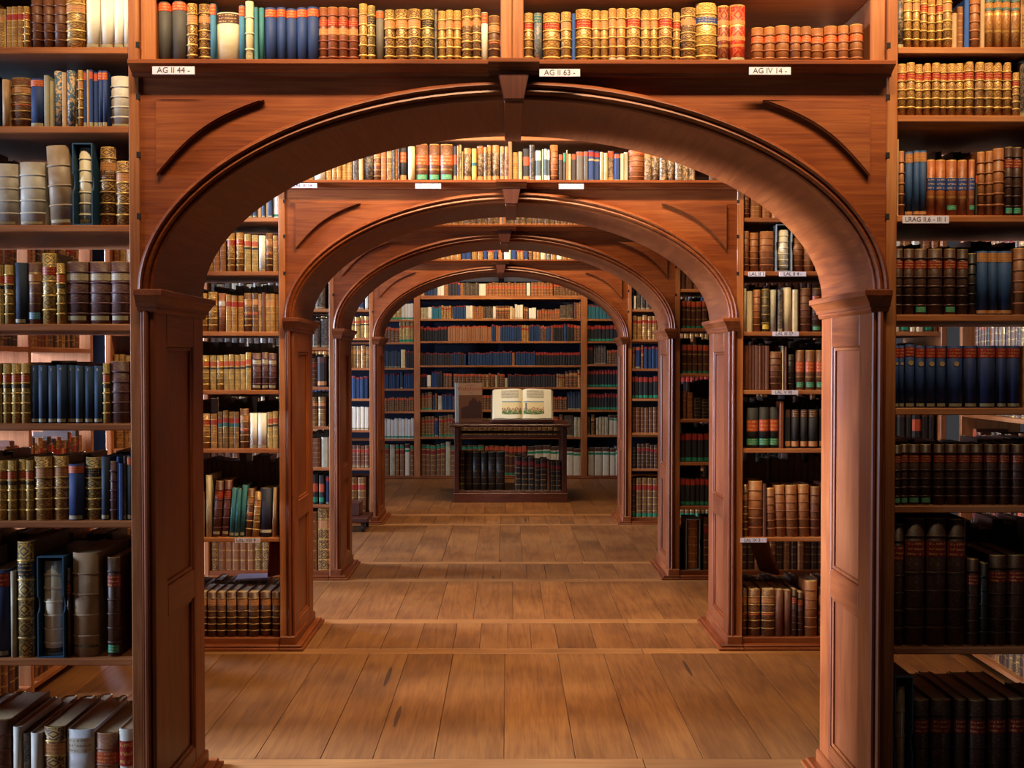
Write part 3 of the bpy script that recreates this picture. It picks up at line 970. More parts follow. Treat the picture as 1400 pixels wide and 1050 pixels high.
A = ARCH_Y[0]
row(A, 92.5, '212.5-231.8@1:bk 232.4-253.6@0:bk 254.3-268.4@4:gd 269.5-285.5@4:gD 286-294.2@4:tq 294.7-325.2@16:vm 326-333.8@7:tq 334.5-345.8@1:pg '
    '347.5-352.7@10:te 353.3-360.3@10:te 361-434.6@9.5:bl*5', "near AG II 44 tag")
row(A, 92.5, '435-488.8@9.5:br*4 490.3-501.6@4:gt 502-512.4@7:go 513-524@13:gy 525-574.6@12:gd*3 575.6-592.6@12:go 593.4-597.8@11:md 598.4-630@14:gt*3 '
    '631.2-657.2@11:gD*2 657.8-666.8@16:wr 667.6-683@20:bt', "midway along front arch top shelf")
row(A, 92.5, '717-728.8@17:gr 729.7-740.9@17:mg 742.7-766.3@16:gr 767.4-781@16:gt 781.7-787@18:bs 787.3-809.7@11:gr 810.1-831.9@13:gt*2 832.6-856@10.5:or*2 '
    '857-876.2@11:gr 877-900.2@13:gt*2 901-920@11:gr 921-930.9@16:gr 931.7-952.4@10:gD 953-981.6@2.5:gb 982-997.8@7:rd 998.4-1020@6:re', "in bright red books' compartment")
row(A, 92.5, '1029-1061@36.5:tr*2 1062-1081.8@33.5:tr 1082.2-1128@36.5:tr*3 1129-1162@35:tr*2 1164-1182@32:tr', "near AG IV 14 tag")
row(A, 65, '-14-7@12:gt 8-39@8.5:gr*4 40-55@-6:bb 55-70@-6:bb 70-88@-6:bb 88-114@-8:gt 115-134@-8:vw 134.5-153@-8:vw 153.5-167@-8:vw 168-178@-8:vw', "among tall white vellums")
row(A, 173, '1-11@108:pt 11.5-38@105:bt 39-59@107:bl 59.5-66@103:vs 66-71@110:vs 71.5-83@96:mb 83.5-89@98.5:pt 90-101@96:mb 101.5-104.5@103:md 105-112@95.5:gt '
    '112.5-117@96.5:bl 117.5-120.5@95:pt 121-126@95:bl 126.5-132.5@98:bl 133-139@96:bl 139.5-146@96.5:bl 149-177@103.5:vg', "among slim blue and marbled books")
row(A, 308, '-20-21@223:vg 23-58@221:vg 66-97@199:vx/-3 105-122.5@201:vb 134-156@200:gD 157-181@220:gd', "sharing shelf with short blue slipcase")
row(A, 443, '-10-3@362:gk 4-16@362:gk 17-34@359:bp 35-54@359:pb 55-75@346:gx 76-87@360:gk 88-118@357.5:pu 119.5-149@357.5:pu 150-176@357.5:pu', "sharing shelf with purple folios")
row(A, 579, '-12-1@497:gk 2-38.5@497:gk*3 39-139@500:bn*8 140-149@497:gk 150-175@494:pp 176-182@496:gk', "on numbered blue set's shelf")
row(A, 712, '-8-8.5@630:gk 9-21@630:gk 23-44@630:gk*2 44.5-69@625:gt 69.5-91@624:gt 91.5-113@635:bl 114-136@626:go 136.5-148@625:bp 149-158@631:pp 158.5-162@625:bs '
    '162.5-168@634:bs 168.5-171@624:md 171.5-182@624:bg', "on shelf below numbered blue set")
row(A, 900, '-20-12@780:be 13-21@782:vs 22-45@741:go 57-82@768:vb 90-95@778:dk 97-132@757:vd 144-162@763:dg', "on shelf with tall blue slipcase", 0.30)
row(A, 1117, '-30-14@985:bb 16-29@995:vw 30-39@1004:md 40-57@1003:vw 58-88@995:gd 89-127@999:vt 128-160@1004:tr 161-182@998:vr', "on worn white volumes' bottom shelf", 0.33)
row(A, 63.5, '1222-1237@-10:md 1238-1249@-12:gt 1250-1260@-12:gt 1261-1270@-8:gr 1271-1281@-5:gt 1282-1290@-6:gr 1290.5-1303@-10:gt 1303.5-1310.5@17:pt 1311-1319@8:tn '
    '1320-1327@-2:bs 1328-1341@-8:tn 1341.5-1347.5@-8:pt 1348-1396@-5:og*4 1397-1412@-5:gt', "on green-banded orange volumes' shelf")
row(A, 157, '1222-1227@92:gr 1228-1319.5@86:gr*8 1320-1334@84:gr 1335-1385@85:gr*4 1386-1395@99:gr 1397-1412@82:md', "on shelf under green-banded volumes")
row(A, 294, '1222-1226@188:pt 1226-1230@190:pt 1230.5-1238@206:tn 1240-1268@206:bq*3 1269-1280@218:oB 1281-1295@218:oB 1296-1311@218:oG 1312-1325@218:oB 1326-1334@218:oG '
    '1335-1338@239:rk 1338.5-1349@207:tn 1350-1360@206:tn 1361-1376@202:tn 1376.5-1400@201:dg*2 1401-1415@203:tn', "on shelf of blue-labelled volumes")
row(A, 430, '1222-1236@340:dk 1238-1252@340:dk 1253-1270@340:dg 1271-1291@340:dk 1293-1309@340:dg 1310-1325@341:dk 1326-1337@346:kk 1338-1353@343:bq 1353.5-1366.5@343:bq '
    '1367-1387@343:bq 1388-1406@339:tn', "under shelf of blue-labelled volumes")
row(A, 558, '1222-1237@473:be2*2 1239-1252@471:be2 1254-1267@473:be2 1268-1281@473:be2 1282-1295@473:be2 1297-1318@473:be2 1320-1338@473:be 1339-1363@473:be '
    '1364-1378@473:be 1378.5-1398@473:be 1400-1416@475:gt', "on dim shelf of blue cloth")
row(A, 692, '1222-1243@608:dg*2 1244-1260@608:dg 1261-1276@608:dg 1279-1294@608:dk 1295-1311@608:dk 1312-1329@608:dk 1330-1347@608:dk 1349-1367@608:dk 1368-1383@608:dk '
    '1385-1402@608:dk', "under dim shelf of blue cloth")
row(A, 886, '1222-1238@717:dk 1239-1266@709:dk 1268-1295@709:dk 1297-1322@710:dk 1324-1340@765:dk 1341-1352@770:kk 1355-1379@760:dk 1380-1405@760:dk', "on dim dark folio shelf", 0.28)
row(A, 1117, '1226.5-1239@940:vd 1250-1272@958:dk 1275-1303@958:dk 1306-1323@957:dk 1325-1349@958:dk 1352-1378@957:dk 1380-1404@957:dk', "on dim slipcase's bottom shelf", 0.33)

Bq = ARCH_Y[1]
row(Bq, 251.5, '402-408@205:bs 409-411@205:pt 411.3-428@205:gt*2 429-444@205:vw 445-453@205:gt 454-481@205:gt*4 482-490@205:md 490.5-496@207:pt 497-510@206:md 510.3-520@199:bt '
    '520.3-528@198:tn 528.3-536@198:gd 536.5-540@201:md 540-543.5@199:tr 543.8-546@200:md 546.4-555@195:ko 557.5-567@200:vc 568-585@196:ob 586-601@196.5:ob 602-619@197:ob '
    '620-624.4@200:ko 625-627.5@199:mT 628-631@198:mT 631.2-633.2@207:pt 633.6-644@202:mT 645-651.4@203:ye 652-661@199:mo 661.4-665.5@201:mT 666-671.5@198:mT 672.5-682.4@198:mT '
    '684-689@200:mT 690-694.6@200:mT', "above second arch near green-tagged trio")
row(Bq, 251.5, '700.8-708@208:gt 708.7-714@207:pt 715-723.6@203:ko 724-731@198:md 732-740@205:cb 741-743.2@204:pt 744-748@203:cb 748.4-751.6@204:cb 752-763@198:tn 764-769.4@211:rk '
    '770-774@209:gh 774.4-776@205:pt 776.4-781@210:vs 781.6-787.6@210:rk 788-798@207:gy 798.3-804@207:gy 804.4-820@206:be2*2 820.4-825@208:pt 825.5-831@209:pt 831.4-839.4@206:mo '
    '840-848@210:bl 848.4-853@210:vc 853.3-859@208:vs 860-880.4@205:to 881-951@206.5:mm*7', "above second arch near mottled set")
row(Bq, 297.5, '300-335@262:gt*3 336-344@262:md 345-350.5@262:bp 351-357@262:pt 357.5-362@262:bp 363-366@261:pt 366.3-372@262:bp 373-382@264:vG 382.6-387.4@261:vc', "on second case's green-banded white's shelf")
row(Bq, 371, '268-290@330:gr*2 291-299.4@330:tn 300-308@328:tn 309-320@319:gr 322-332@318:gr 333-342@320:gk 343-352@321:gk 353-362.4@322:vw 363-372@319:bt 372.5-380@322:gt 381-387@320:bp',
    "on second case, lone white vellum's shelf")
row(Bq, 453.5, '270-282.4@401:gt 283-296@399:gt 297-308@401:wl 308.3-332@404:gr*3 332.4-343.5@401:bt 344-352@401:bt 352.4-358@402:gt 358.4-362@400:sl 362.4-387.6@402:gt*4', "on second case, white-labelled tan book's shelf")
row(Bq, 533.5, '270-285@486:gk 286-294.6@486:gk 295-305@486:gk 305.4-335@485.5:gk*4 335.4-342.5@482:gk 343-356@483:pu 356.4-388@483:pu*3', "on second case, gilt-and-purple shelf")
row(Bq, 613.5, '270-286@566:gr 287-296@566:gr 297-326@562.5:rg*4 327-339@559:bt 340-350.4@565:vw 351-364@565:vw 365-387.8@563:gk*3', "on second case, paired white vellums' shelf")
row(Bq, 735, '281-288@650:vc 289-300@658:dr/4 301-311@657:dr/4 312-319@668:te/4 319.5-325.5@669:te/4 326-333@664:te/4 334-343@669:bt/4 344-353@673:gt/4 354-370@668:nv/1 371-376@667:pt/2 '
    '377-388@669:gr/1', "among leaning teal books, second case")
row(Bq, 877, '268-282@810:dt 283-295@810:dt 296-308@810:dt 309-322@810:dt 323-338@810:dt 339-353@810:dt 355-369@810:dt 371-388@810:dt', "bottom of second case", 0.24)
row(Bq, 297.5, '1011-1025@262:to 1027-1041@267:tn 1043-1055@267:tn 1056-1070@267:tn', "in second case over grey slipcase")
row(Bq, 371, '1010-1024.6@316:tn 1026-1038@318:tn 1040-1059@316:tn 1065-1079@314:vb 1084.5-1099@325:tn 1100-1114@325:tn', "beside grey slipcase, second case")
row(Bq, 453.5, '1010-1012.4@398:vc 1013-1021@394:vc 1022-1030@398:vc 1031-1041@396:tn 1042-1052.6@395:ky 1054-1062@396:vs 1064-1071@396:md 1072-1083@393:vc 1084-1092@396:vc 1095-1110@394:bb 1111-1124@394:dg',
    "on second case, yellow-tagged book's shelf")
row(Bq, 533.5, '1010-1052@473:sl*9 1053-1069@481:bb 1070-1072@473:vc 1073-1076@474:sl 1077-1087@485:kk 1089-1101@479:ob 1102-1115@479:ob 1116-1130@479:ob', "on second case, thin brown volumes' shelf")
row(Bq, 613.5, '1010-1020@558:kr 1022-1038@558:kr 1039-1052@557:kr 1053-1066@557:kr 1074-1082@560:kt 1083-1093@560:kt 1095-1105@560:kt 1106-1119@560:kt', "on second case, black volumes' shelf")
row(Bq, 735, '1010-1016@663:gD 1016.5-1023@663:gD 1024-1043@658:tn 1043.5-1048@662:sl 1049-1061.6@668:tn/-2 1062-1076@664:tn/-2 1076.6-1092@664:tn/-2 1093-1108@663:tn/-1 1109-1122@666:bb', "among ragged tan folios, second case")
row(Bq, 876, '1011-1022@806:bt 1024-1040@806:bt 1042-1060@806:bt 1060.6-1071.6@807:sl 1072-1082.6@808:sl 1083-1090@806:dk 1090.5-1099@810:dk 1101-1118@795:tn', "under ragged tan folios, second case", 0.24)

# display table shelf, far pieces and everything beyond: smaller rows
Tt = 11.79
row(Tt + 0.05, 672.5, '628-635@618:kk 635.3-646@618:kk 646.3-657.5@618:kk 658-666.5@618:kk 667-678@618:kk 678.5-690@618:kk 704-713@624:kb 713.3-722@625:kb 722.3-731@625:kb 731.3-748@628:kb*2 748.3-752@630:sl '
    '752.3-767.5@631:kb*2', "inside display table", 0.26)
N_NAMED = len(ROWS)
CT = ARCH_Y[2]
row(CT, 311, '480-683@289:mt*26 686-900@289:mt*26', '')
row(CT, 422, '405-428@388:vs*2 430-444@385:md 445-457@385:vs', '')
row(CT, 475, '405-437@438:md*3 438-449@436:md 450-457@436:bp', '')
row(CT, 529, '405-433@490:dk*2 434-446@488:kt 447-457@487:bb', '')
row(CT, 583, '405-434@544:gD*2 435-445@543:gD 446-457@542:gD', '')
row(CT, 639, '405-438@600:bb*2 439-450@598:vs 451-457@597:wl', '')
row(CT, 690, '405-434@650:kr*2 436-443@650:kr 445-450@651:be 451-457@651:be', '')
row(CT, 773, '405-433@700:tn 434-451@696:gd', '')
row(CT, 368, '405-457@330:md*5', '')
row(CT, 395, '924-930@350:sl 931-937@352:sl 938-948@352:sl 949-970@352:sl*2', '')
row(CT, 449, '924-968@412:rb*6', '')
row(CT, 511, '924-970@472:rb*6', '')
row(CT, 573, '924-933@540:tn 934-939@535:tn 940-948@537:tn 949-970@545:kk*2', '')
row(CT, 632, '924-970@593:fK*6', '')
row(CT, 692, '924-970@654:fK*7', '')
row(CT, 780, '941-954@712:tn 962-971@708:dk 971.5-982@708:dk', '')
DT = ARCH_Y[3]
row(DT, 358.5, '555-562@340:vw 563-571@340:bl 572-630@339:gr*8 631-644@338:bl*2 645-652@339:gr 653-660@339:gr 661-666@338:bl 667-675@339:gr 676-680@339:bl 681-687@339:gr', '')
row(DT, 358.5, '689-698@341:vw 699-706@339:bl 707-716@339:gr*2 717-722@339:bl 723-728@340:bt 729-738@340:gt*2 739-746@341:vm 747-752@342:mb 753-760@341:gt 761-768@341:vw 769-790@341:gr*3 791-800@343:bl 801-815@343:gt*2', '')
row(DT, 382, '470-511@352:md*6', '')
row(DT, 423, '470-497@395:bl*4 499-504@398:vw 505-511@395:dk', '')
row(DT, 462, '470-511@433:gk*6', '')
row(DT, 503, '470-511@473:gd*7', '')
row(DT, 545, '470-503@515:fb*6 505-511@513:fr', '')
row(DT, 588, '470-511@556:vw*7', '')
row(DT, 640, '470-511@610:dr*7', '')
row(DT, 713, '470-488@653:fg 489-500@653:fg 501.5-511@653:fg', '')
row(DT, 423, '862-866@395:bl 867-870@405:vw 871-890@390:md*3 891-905@393:sl*3', '')
row(DT, 464, '862-864@436:fr 865-906@432:gr*6', '')
row(DT, 504, '862-868@475:gr 869-876@474:bl 877-880@472:br 881-906@474:fb*5', '')
row(DT, 545, '862-906@515:fK*7', '')
row(DT, 592, '862-906@557:bb*7', '')
row(DT, 641, '862-870@612:kk 871-906@608:dk*6', '')
row(DT, 713, '862-869@655:dg 870-906@654:fg*5', '')
FB = BACK_Y
row(FB, 406.5, '575-580@388:pt 580-592@389:fb*3 592-598@387:bp 598-607@386:vw*2 607-613@387:tn 613-626@386:fd*3 626-629@386:bl 629-634@387:tn 634-655@387:md*9 655-664@388:vw 664-719@387:tr*13 720-725@387:vw 726-756@386:tr*7 757-794@389:fr*9', '')
row(FB, 436, '575-585@420:vs*3 585-590@420:vw 590-603@419:ft*4 603-617@418:gr*4 617-620@419:md 620-637@418:fb*5 637-646@418:vw*3 646-661@419:tn*5 661-674@419:md*5 674-678@419:vw 678-697@419:bt*5 697-701@419:vc 701-704@421:pt 704-715@417:vw*3 716-722@420:bt*2 723-733@421:vw*2 734-766@423:tr*9 766-784@417:md*2 785-788@413:sl 788-794@414:tn*2', '')
row(FB, 466.5, '575-611@447:fk*9 612-672@446:fp*19 672-678@444:fb*2 678-684@445:fp*2 684-713@445:fb*9 713-723@445:gr*3 723-739@444:fb*5 739-747@446:fr*3 747-753@446:fb 753-757@445:sl 757-771@444:fk*4 771-775@442:fb 775-785@443:fk*2 785-794@445:fr*2', '')
row(FB, 499.5, '575-620@483:fd*14 620-626@482:fb*2 626-634@482:fd*3 634-637@484:fb 640-664@482:fb*6 664-700@481:fb*11 700-704@482:fp 705-732@481:fb*8 732-794@482:fk*17', '')
row(FB, 529.5, '575-584@512:fk*3 584-589@513:vw 590-598@508:fb*2 598-605@508:fd*2 606-618@511:fr*3 620-690@511:fr*12 655-668@512:gk*4 676-680@513:vs 680-683@507:vw 684-688@508:fb 690-694@517:vs 694-760@512:fd*20 761-772@511:gr*4 773-790@507:bt*3 790-794@506:gr', '')
row(FB, 560.5, '576-591@537:fg*3 592-595@540:fb 595-598@538:fr 599-604@541:vs 604-620@539:fb*5 620-756@541:fr*30 757-775@543:fr*6 776-794@536:bp*5', '')
row(FB, 597.5, '576-594@570:fg*4 594.5-599@571:bl 600-612@569:fg*2 612-620@568:fg*2 620-756@572:fg*20 757-764@570:fr 765-770@567:bb 771-784@568:md 785-794@571:vs*2', '')
row(FB, 650, '576-596@608:fG*3 596.5-609@607:fG*2 609.5-616@604:vs 616.5-662@609:fG*6 663-720@610:rb*9 721-774@610:fW*5 775-794@613:fW*2', '')
row(FB, 437, '520-549@416:fy*5 549-566@415:fw*4', '')
row(FB, 468, '520-546@448:fr*5 546-566@440:fy*4', '')
row(FB, 503, '520-547@480:bp*7 548-554@478:vc 555-566@480:fd*4', '')
row(FB, 531.5, '515-546@511:fb*10 547-551@509:bp 552-566@511:fb*5', '')
row(FB, 562.5, '515-566@544:fr*15', '')
row(FB, 600, '515-566.5@573:fw*11', '')
row(FB, 650.5, '515-532@607:fG*3 533-540@608:vs 541-546@608:fG 547-553@608:fG 554-560@607:fW 561-566@609:fG', '')
row(FB, 436, '803-850@417:ft*9', '')
row(FB, 466.5, '803-850@445:fK*9', '')
row(FB, 498, '803-811@473:fk*2 812-829@473:md*5 830-850@479:fr*6', '')
row(FB, 529.5, '803-850@506:fK*12', '')
row(FB, 560.5, '803-850@538:fK*12', '')
row(FB, 595, '803-807@570:md 808-813@567:gD 815-832@571:vs*4 833-850@568:fW*3', '')
row(FB, 650, '804-812@612:fW 813-823@612:fW 824-833@612:fW 834-850@612:fW*2', '')
# small slivers of the row above the second arch's top shelf and the upper rows of the other cases
row(Bq, 190, '560-684@160:tn*10 700-840@160:gt*12', '')


class Stuff:
    def __init__(self):
        self.v, self.f, self.mi, self.col, self.uv = [], [], [], [], []

    def quad(self, pts, mi, col, uvs=None):
        n = len(self.v)
        self.v += pts
        self.f.append(list(range(n, n + len(pts))))
        self.mi.append(mi)
        self.col += [col] * len(pts)
        self.uv += uvs if uvs else [(0.0, 0.25)] * len(pts)


MATS = ['leather', 'cloth', 'vellum', 'marble']
stuff = Stuff()


def stuff_book(x, y, z, w, h, d, st, ang=0.0):
    mat, c, gilt, nc, bands, labs, look = S[st]
    j = rnd.uniform(0.82, 1.15)
    base = (lin(c[0]) * j, lin(c[1]) * j, lin(c[2]) * j, gilt)
    mi = MATS.index(mat)
    b = min(0.01, 0.3 * w)
    ca, sa = math.cos(ang), math.sin(ang)

    def P(a, bb, cc):
        return (x + a * ca - bb * sa, y + a * sa + bb * ca, z + cc)
    arc = [(-w / 2, b), (-w / 4, b * 0.25), (w / 4, b * 0.25), (w / 2, b)]
    us = [0.0, 0.25, 0.75, 1.0]
    cuts = sorted(set([0.0, 1.0] + [q for l in labs for q in l[:2]]))
    for z0, z1 in zip(cuts[:-1], cuts[1:]):
        m = (z0 + z1) / 2
        col, k, lab = base, mi, False
        for l in labs:
            if l[0] <= m <= l[1]:
                cc = LCOL[l[2]]
                col, k = (lin(cc[0]), lin(cc[1]), lin(cc[2]), 0.0), 1
        for i in range(3):
            (x0, y0), (x1, y1) = arc[i], arc[i + 1]
            stuff.quad([P(x0, y0, h * z0), P(x1, y1, h * z0), P(x1, y1, h * z1), P(x0, y0, h * z1)], k, col,
                       [(us[i], z0 * nc), (us[i + 1], z0 * nc), (us[i + 1], z1 * nc), (us[i], z1 * nc)])
    nb = (base[0], base[1], base[2], 0.0)
    pg = (lin(96), lin(74), lin(50), 0.0)
    e = 0.004
    stuff.quad([P(-w / 2, b, 0), P(-w / 2, b, h), P(-w / 2, d, h), P(-w / 2, d, 0)], mi if mi != 2 else 1, nb)
    stuff.quad([P(w / 2, b, 0), P(w / 2, d, 0), P(w / 2, d, h), P(w / 2, b, h)], mi if mi != 2 else 1, nb)
    stuff.quad([P(a, q, h - e) for a, q in arc] + [P(w / 2, d, h - e), P(-w / 2, d, h - e)], 1, pg)
    stuff.quad([P(-w / 2, d - 0.003, 0), P(-w / 2, d - 0.003, h - e), P(w / 2, d - 0.003, h - e), P(w / 2, d - 0.003, 0)], 1, pg)


def set_attrs(me, cols, uvs):
    ca = me.color_attributes.new('Col', 'FLOAT_COLOR', 'CORNER')
    ca.data.foreach_set('color', [q for c in cols for q in c])
    ul = me.uv_layers.new(name='UVMap')
    ul.data.foreach_set('uv', [q for c in uvs for q in c])


NSEG = 6
THM = math.radians(74)


def spine_arc(w, b, grow=0.0, frac=1.0):
    """points of the rounded spine, front most y = 0"""
    pts = []
    for i in range(NSEG + 1):
        u = (i / NSEG * 2 - 1) * frac
        th = u * THM
        x = (w / 2 + grow) * math.sin(th) / math.sin(THM)
        yv = b * (1 - math.cos(th)) / (1 - math.cos(THM))
        pts.append((x, yv - grow))
    return pts


BOOK_NAME = {'leather': 'leather_book', 'cloth': 'cloth_book', 'vellum': 'vellum_book', 'marble': 'paper_book'}
n_ind = 0


def book(x, y, z, w, h, d, st, where, spot, lean=0.0):
    global n_ind
    n_ind += 1
    mat, c, gilt, nc, bands, labs, look = S[st]
    j = rnd.uniform(0.85, 1.12)
    base = (lin(c[0]) * j, lin(c[1]) * j, lin(c[2]) * j, gilt)
    flat = (base[0], base[1], base[2], 0.0)
    b = min(0.016, 0.40 * w)
    t = 0.0028 if w > 0.012 else w * 0.2
    arc = spine_arc(w, b)
    out = [(-w / 2, d)] + arc + [(w / 2, d)]
    inn = [(-w / 2 + t, d)] + [(px * (w / 2 - t) / (w / 2), py + t) for px, py in arc] + [(w / 2 - t, d)]
    n = len(out)
    us = [0.0] + [i / NSEG for i in range(NSEG + 1)] + [1.0]
    V = [(a, q, 0.0) for a, q in out] + [(a, q, h) for a, q in out] + [(a, q, 0.0) for a, q in inn] + [(a, q, h) for a, q in inn]
    F, CO, UV = [], [], []
    for i in range(n - 1):
        F.append((i, i + 1, n + i + 1, n + i)); CO += [base] * 4
        UV += [(us[i], 0.0), (us[i + 1], 0.0), (us[i + 1], float(nc)), (us[i], float(nc))]
        F.append((2 * n + i + 1, 2 * n + i, 3 * n + i, 3 * n + i + 1)); CO += [flat] * 4; UV += [(0, .25)] * 4
        F.append((n + i, n + i + 1, 3 * n + i + 1, 3 * n + i)); CO += [flat] * 4; UV += [(0, .25)] * 4
        F.append((i + 1, i, 2 * n + i, 2 * n + i + 1)); CO += [flat] * 4; UV += [(0, .25)] * 4
    F.append((0, n, 3 * n, 2 * n)); CO += [flat] * 4; UV += [(0, .25)] * 4
    F.append((n - 1, 3 * n - 1, 4 * n - 1, 2 * n - 1)); CO += [flat] * 4; UV += [(0, .25)] * 4
    me = pyd('binding', V, F)
    set_attrs(me, CO, UV)
    sm = [False] * len(F)
    for i in range(1, n - 2):
        sm[i * 4] = True
    me.polygons.foreach_set('use_smooth', sm)
    name = BOOK_NAME[mat]
    rz = rnd.uniform(-0.006, 0.006)
    dz = abs(math.sin(lean)) * w / 2
    o = link(name, me, M[mat], None, (x, y, z + dz + 0.0006))
    o.rotation_euler = (0, lean, rz)
    full = look + (', ' if spot != where else ' ') + spot
    cut = look
    while len(full.split()) > 16 and ' with ' in cut:
        cut = cut.rsplit(' and ', 1)[0] if ' and ' in cut.split(' with ')[1] else cut.split(' with ')[0]
        full = cut + (', ' if spot != where else ' ') + spot
    tag(o, full, 'book', 'books ' + where)
    # pages
    e = min(0.004, h * 0.03)
    tx = w / 2 - t - 0.0002
    pv = [(-tx, b + 0.006), (tx, b + 0.006), (tx, d - 0.004), (-tx, d - 0.004)]
    me = pyd('page_block', [(a, q, 0.002) for a, q in pv] + [(a, q, h - e) for a, q in pv],
             [(3, 2, 1, 0), (4, 5, 6, 7), (0, 1, 5, 4), (1, 2, 6, 5), (2, 3, 7, 6), (3, 0, 4, 7)])
    link('page_block', me, M['pages'], o)
    # raised bands
    if bands and nc > 1:
        V, F = [], []
        g = 0.0020
        a0 = spine_arc(w, b, 0.0003)
        a1 = spine_arc(w, b, g)
        for k in range(1, nc):
            zc = h * k / nc
            if any(l[0] * h < zc - 0.002 and l[1] * h > zc + 0.002 for l in labs):
                continue
            lv = [(a0, zc - 0.0032), (a1, zc - 0.0013), (a1, zc + 0.0013), (a0, zc + 0.0032)]
            s0 = len(V)
            m = NSEG + 1
            for pts, zz in lv:
                V += [(p, q, zz) for p, q in pts]
            for r in range(3):
                for i in range(NSEG):
                    F.append((s0 + r * m + i, s0 + r * m + i + 1, s0 + r * m + m + i + 1, s0 + r * m + m + i))
        if F:
            me = pyd('raised_bands', V, F, True)
            bc = (base[0] * 1.1, base[1] * 1.1, base[2] * 1.1, max(gilt, 0.0) * 0.5)
            set_attrs(me, [bc] * (4 * len(F)), [(0.5, 0.0 if gilt > 0.15 else 0.3)] * (4 * len(F)))
            link('raised_bands', me, M[mat], o)['kind'] = 'stuff'
    # labels pasted on the spine
    for (z0, z1, lc) in labs:
        if lc == 'emb':
            zc, rr = h * (z0 + z1) / 2, min(0.008, w * 0.3)
            ring = [(rr * math.cos(k * math.pi / 8), b * 0.05 * abs(math.cos(k * math.pi / 8)) - 0.0012, zc + rr * math.sin(k * math.pi / 8)) for k in range(16)]
            me = pyd('emblem', ring, [list(range(16))[::1]])
            link('emblem', me, LM['emb'], o)
            continue
        fr = 1.0
        if lc in ('ppr', 'cya', 'yel') or (lc == 'grn' and z1 - z0 < 0.15):
            fr = 0.72
        pts = spine_arc(w, b, 0.0006, fr * 0.985)
        V = [(p, q, h * z0) for p, q in pts] + [(p, q, h * z1) for p, q in pts]
        m = NSEG + 1
        F = [(i, i + 1, m + i + 1, m + i) for i in range(NSEG)]
        me = pyd('label', V, F, True)
        ul = me.uv_layers.new(name='UVMap')
        uvs = []
        for i in range(NSEG):
            uvs += [(i / NSEG, 0), ((i + 1) / NSEG, 0), ((i + 1) / NSEG, 1), (i / NSEG, 1)]
        ul.data.foreach_set('uv', [q for c2 in uvs for q in c2])
        link(TAG_LABEL.get(lc, 'title_label'), me, LM[lc], o)
    return o


def parse(spec):
    items = []
    for tok in spec.split():
        rng, rest = tok.split('@')
        top, st = rest.split(':')
        i = rng.index('-', 1)
        x0, x1 = float(rng[:i]), float(rng[i + 1:])
        cnt, lean = 1, 0.0
        if '/' in st:
            st, l = st.split('/')
            lean = float(l)
        if '*' in st:
            st, q = st.split('*')
            cnt = int(q)
        ww = [1 + 0.16 * rnd.uniform(-1, 1) for _ in range(cnt)]
        tot = sum(ww)
        x = x0
        for q in range(cnt):
            dx = (x1 - x0) * ww[q] / tot
            jt = rnd.uniform(-1.0, 1.0) if cnt > 1 else 0.0
            items.append((x, x + dx, float(top) + jt, st, lean))
            x += dx
    return items


ALL = []
for ri, (Y, sy, spec, where, depth) in enumerate(ROWS):
    items = parse(spec)
    items.sort(key=lambda q: q[0])
    prev = None
    for (x0, x1, top, st, lean) in items:
        if prev is not None and x0 < prev:
            x0 = prev
        if x1 - x0 < 0.8:
            continue
        prev = x1
        ys = min(sy, 1050)
        ar = max(0, min(x1, 1400) - max(x0, 0)) * max(0, ys - max(top, 0))
        ALL.append([ar if ri < N_NAMED else 0, ri, x0, x1, top, st, lean])
ALL_sorted = sorted(ALL, key=lambda q: -q[0])
NMAX = 315
keep = set(id(q) for q in ALL_sorted[:NMAX] if q[0] > 60) | set(id(q) for q in ALL if q[6] and q[0] > 0)


def snap(z, Y):
    """put a row on the real shelf board nearest to its photographed height"""
    cands = []
    if Y in ARCH_Y:
        i = ARCH_Y.index(Y)
        cands = shl[i][0] + shl[i][1] + [0.055, Z_COR_T, Z_UP]
    elif Y == BACK_Y:
        cands = [zy(y, BACK_Y) for ys in yfar for y in ys] + [zy(650.5, BACK_Y)]
    best = min(cands, key=lambda q: abs(q - z)) if cands else z
    return best if abs(best - z) < 0.05 else z


def side_snap(z, Y, px):
    if Y in ARCH_Y:
        i = ARCH_Y.index(Y)
        xw = W(px, 400, Y)[0] - ARCH_C[i]
        if xw < -X_POST:
            cands = shl[i][0] + [0.055]
        elif xw > X_POST:
            cands = shl[i][1] + [0.055]
        else:
            cands = [Z_COR_T, Z_UP]
        return min(cands, key=lambda q: abs(q - z))
    if Y == BACK_Y:
        s = 0 if px < 570 else (1 if px < 799 else 2)
        cands = [zy(y, BACK_Y) for y in yfar[s]] + [zy(650.5, BACK_Y)]
        return min(cands, key=lambda q: abs(q - z))
    return z


def nth(n):
    return '%d%s' % (n, 'th' if 10 <= n % 100 <= 20 else {1: 'st', 2: 'nd', 3: 'rd'}.get(n % 10, 'th'))


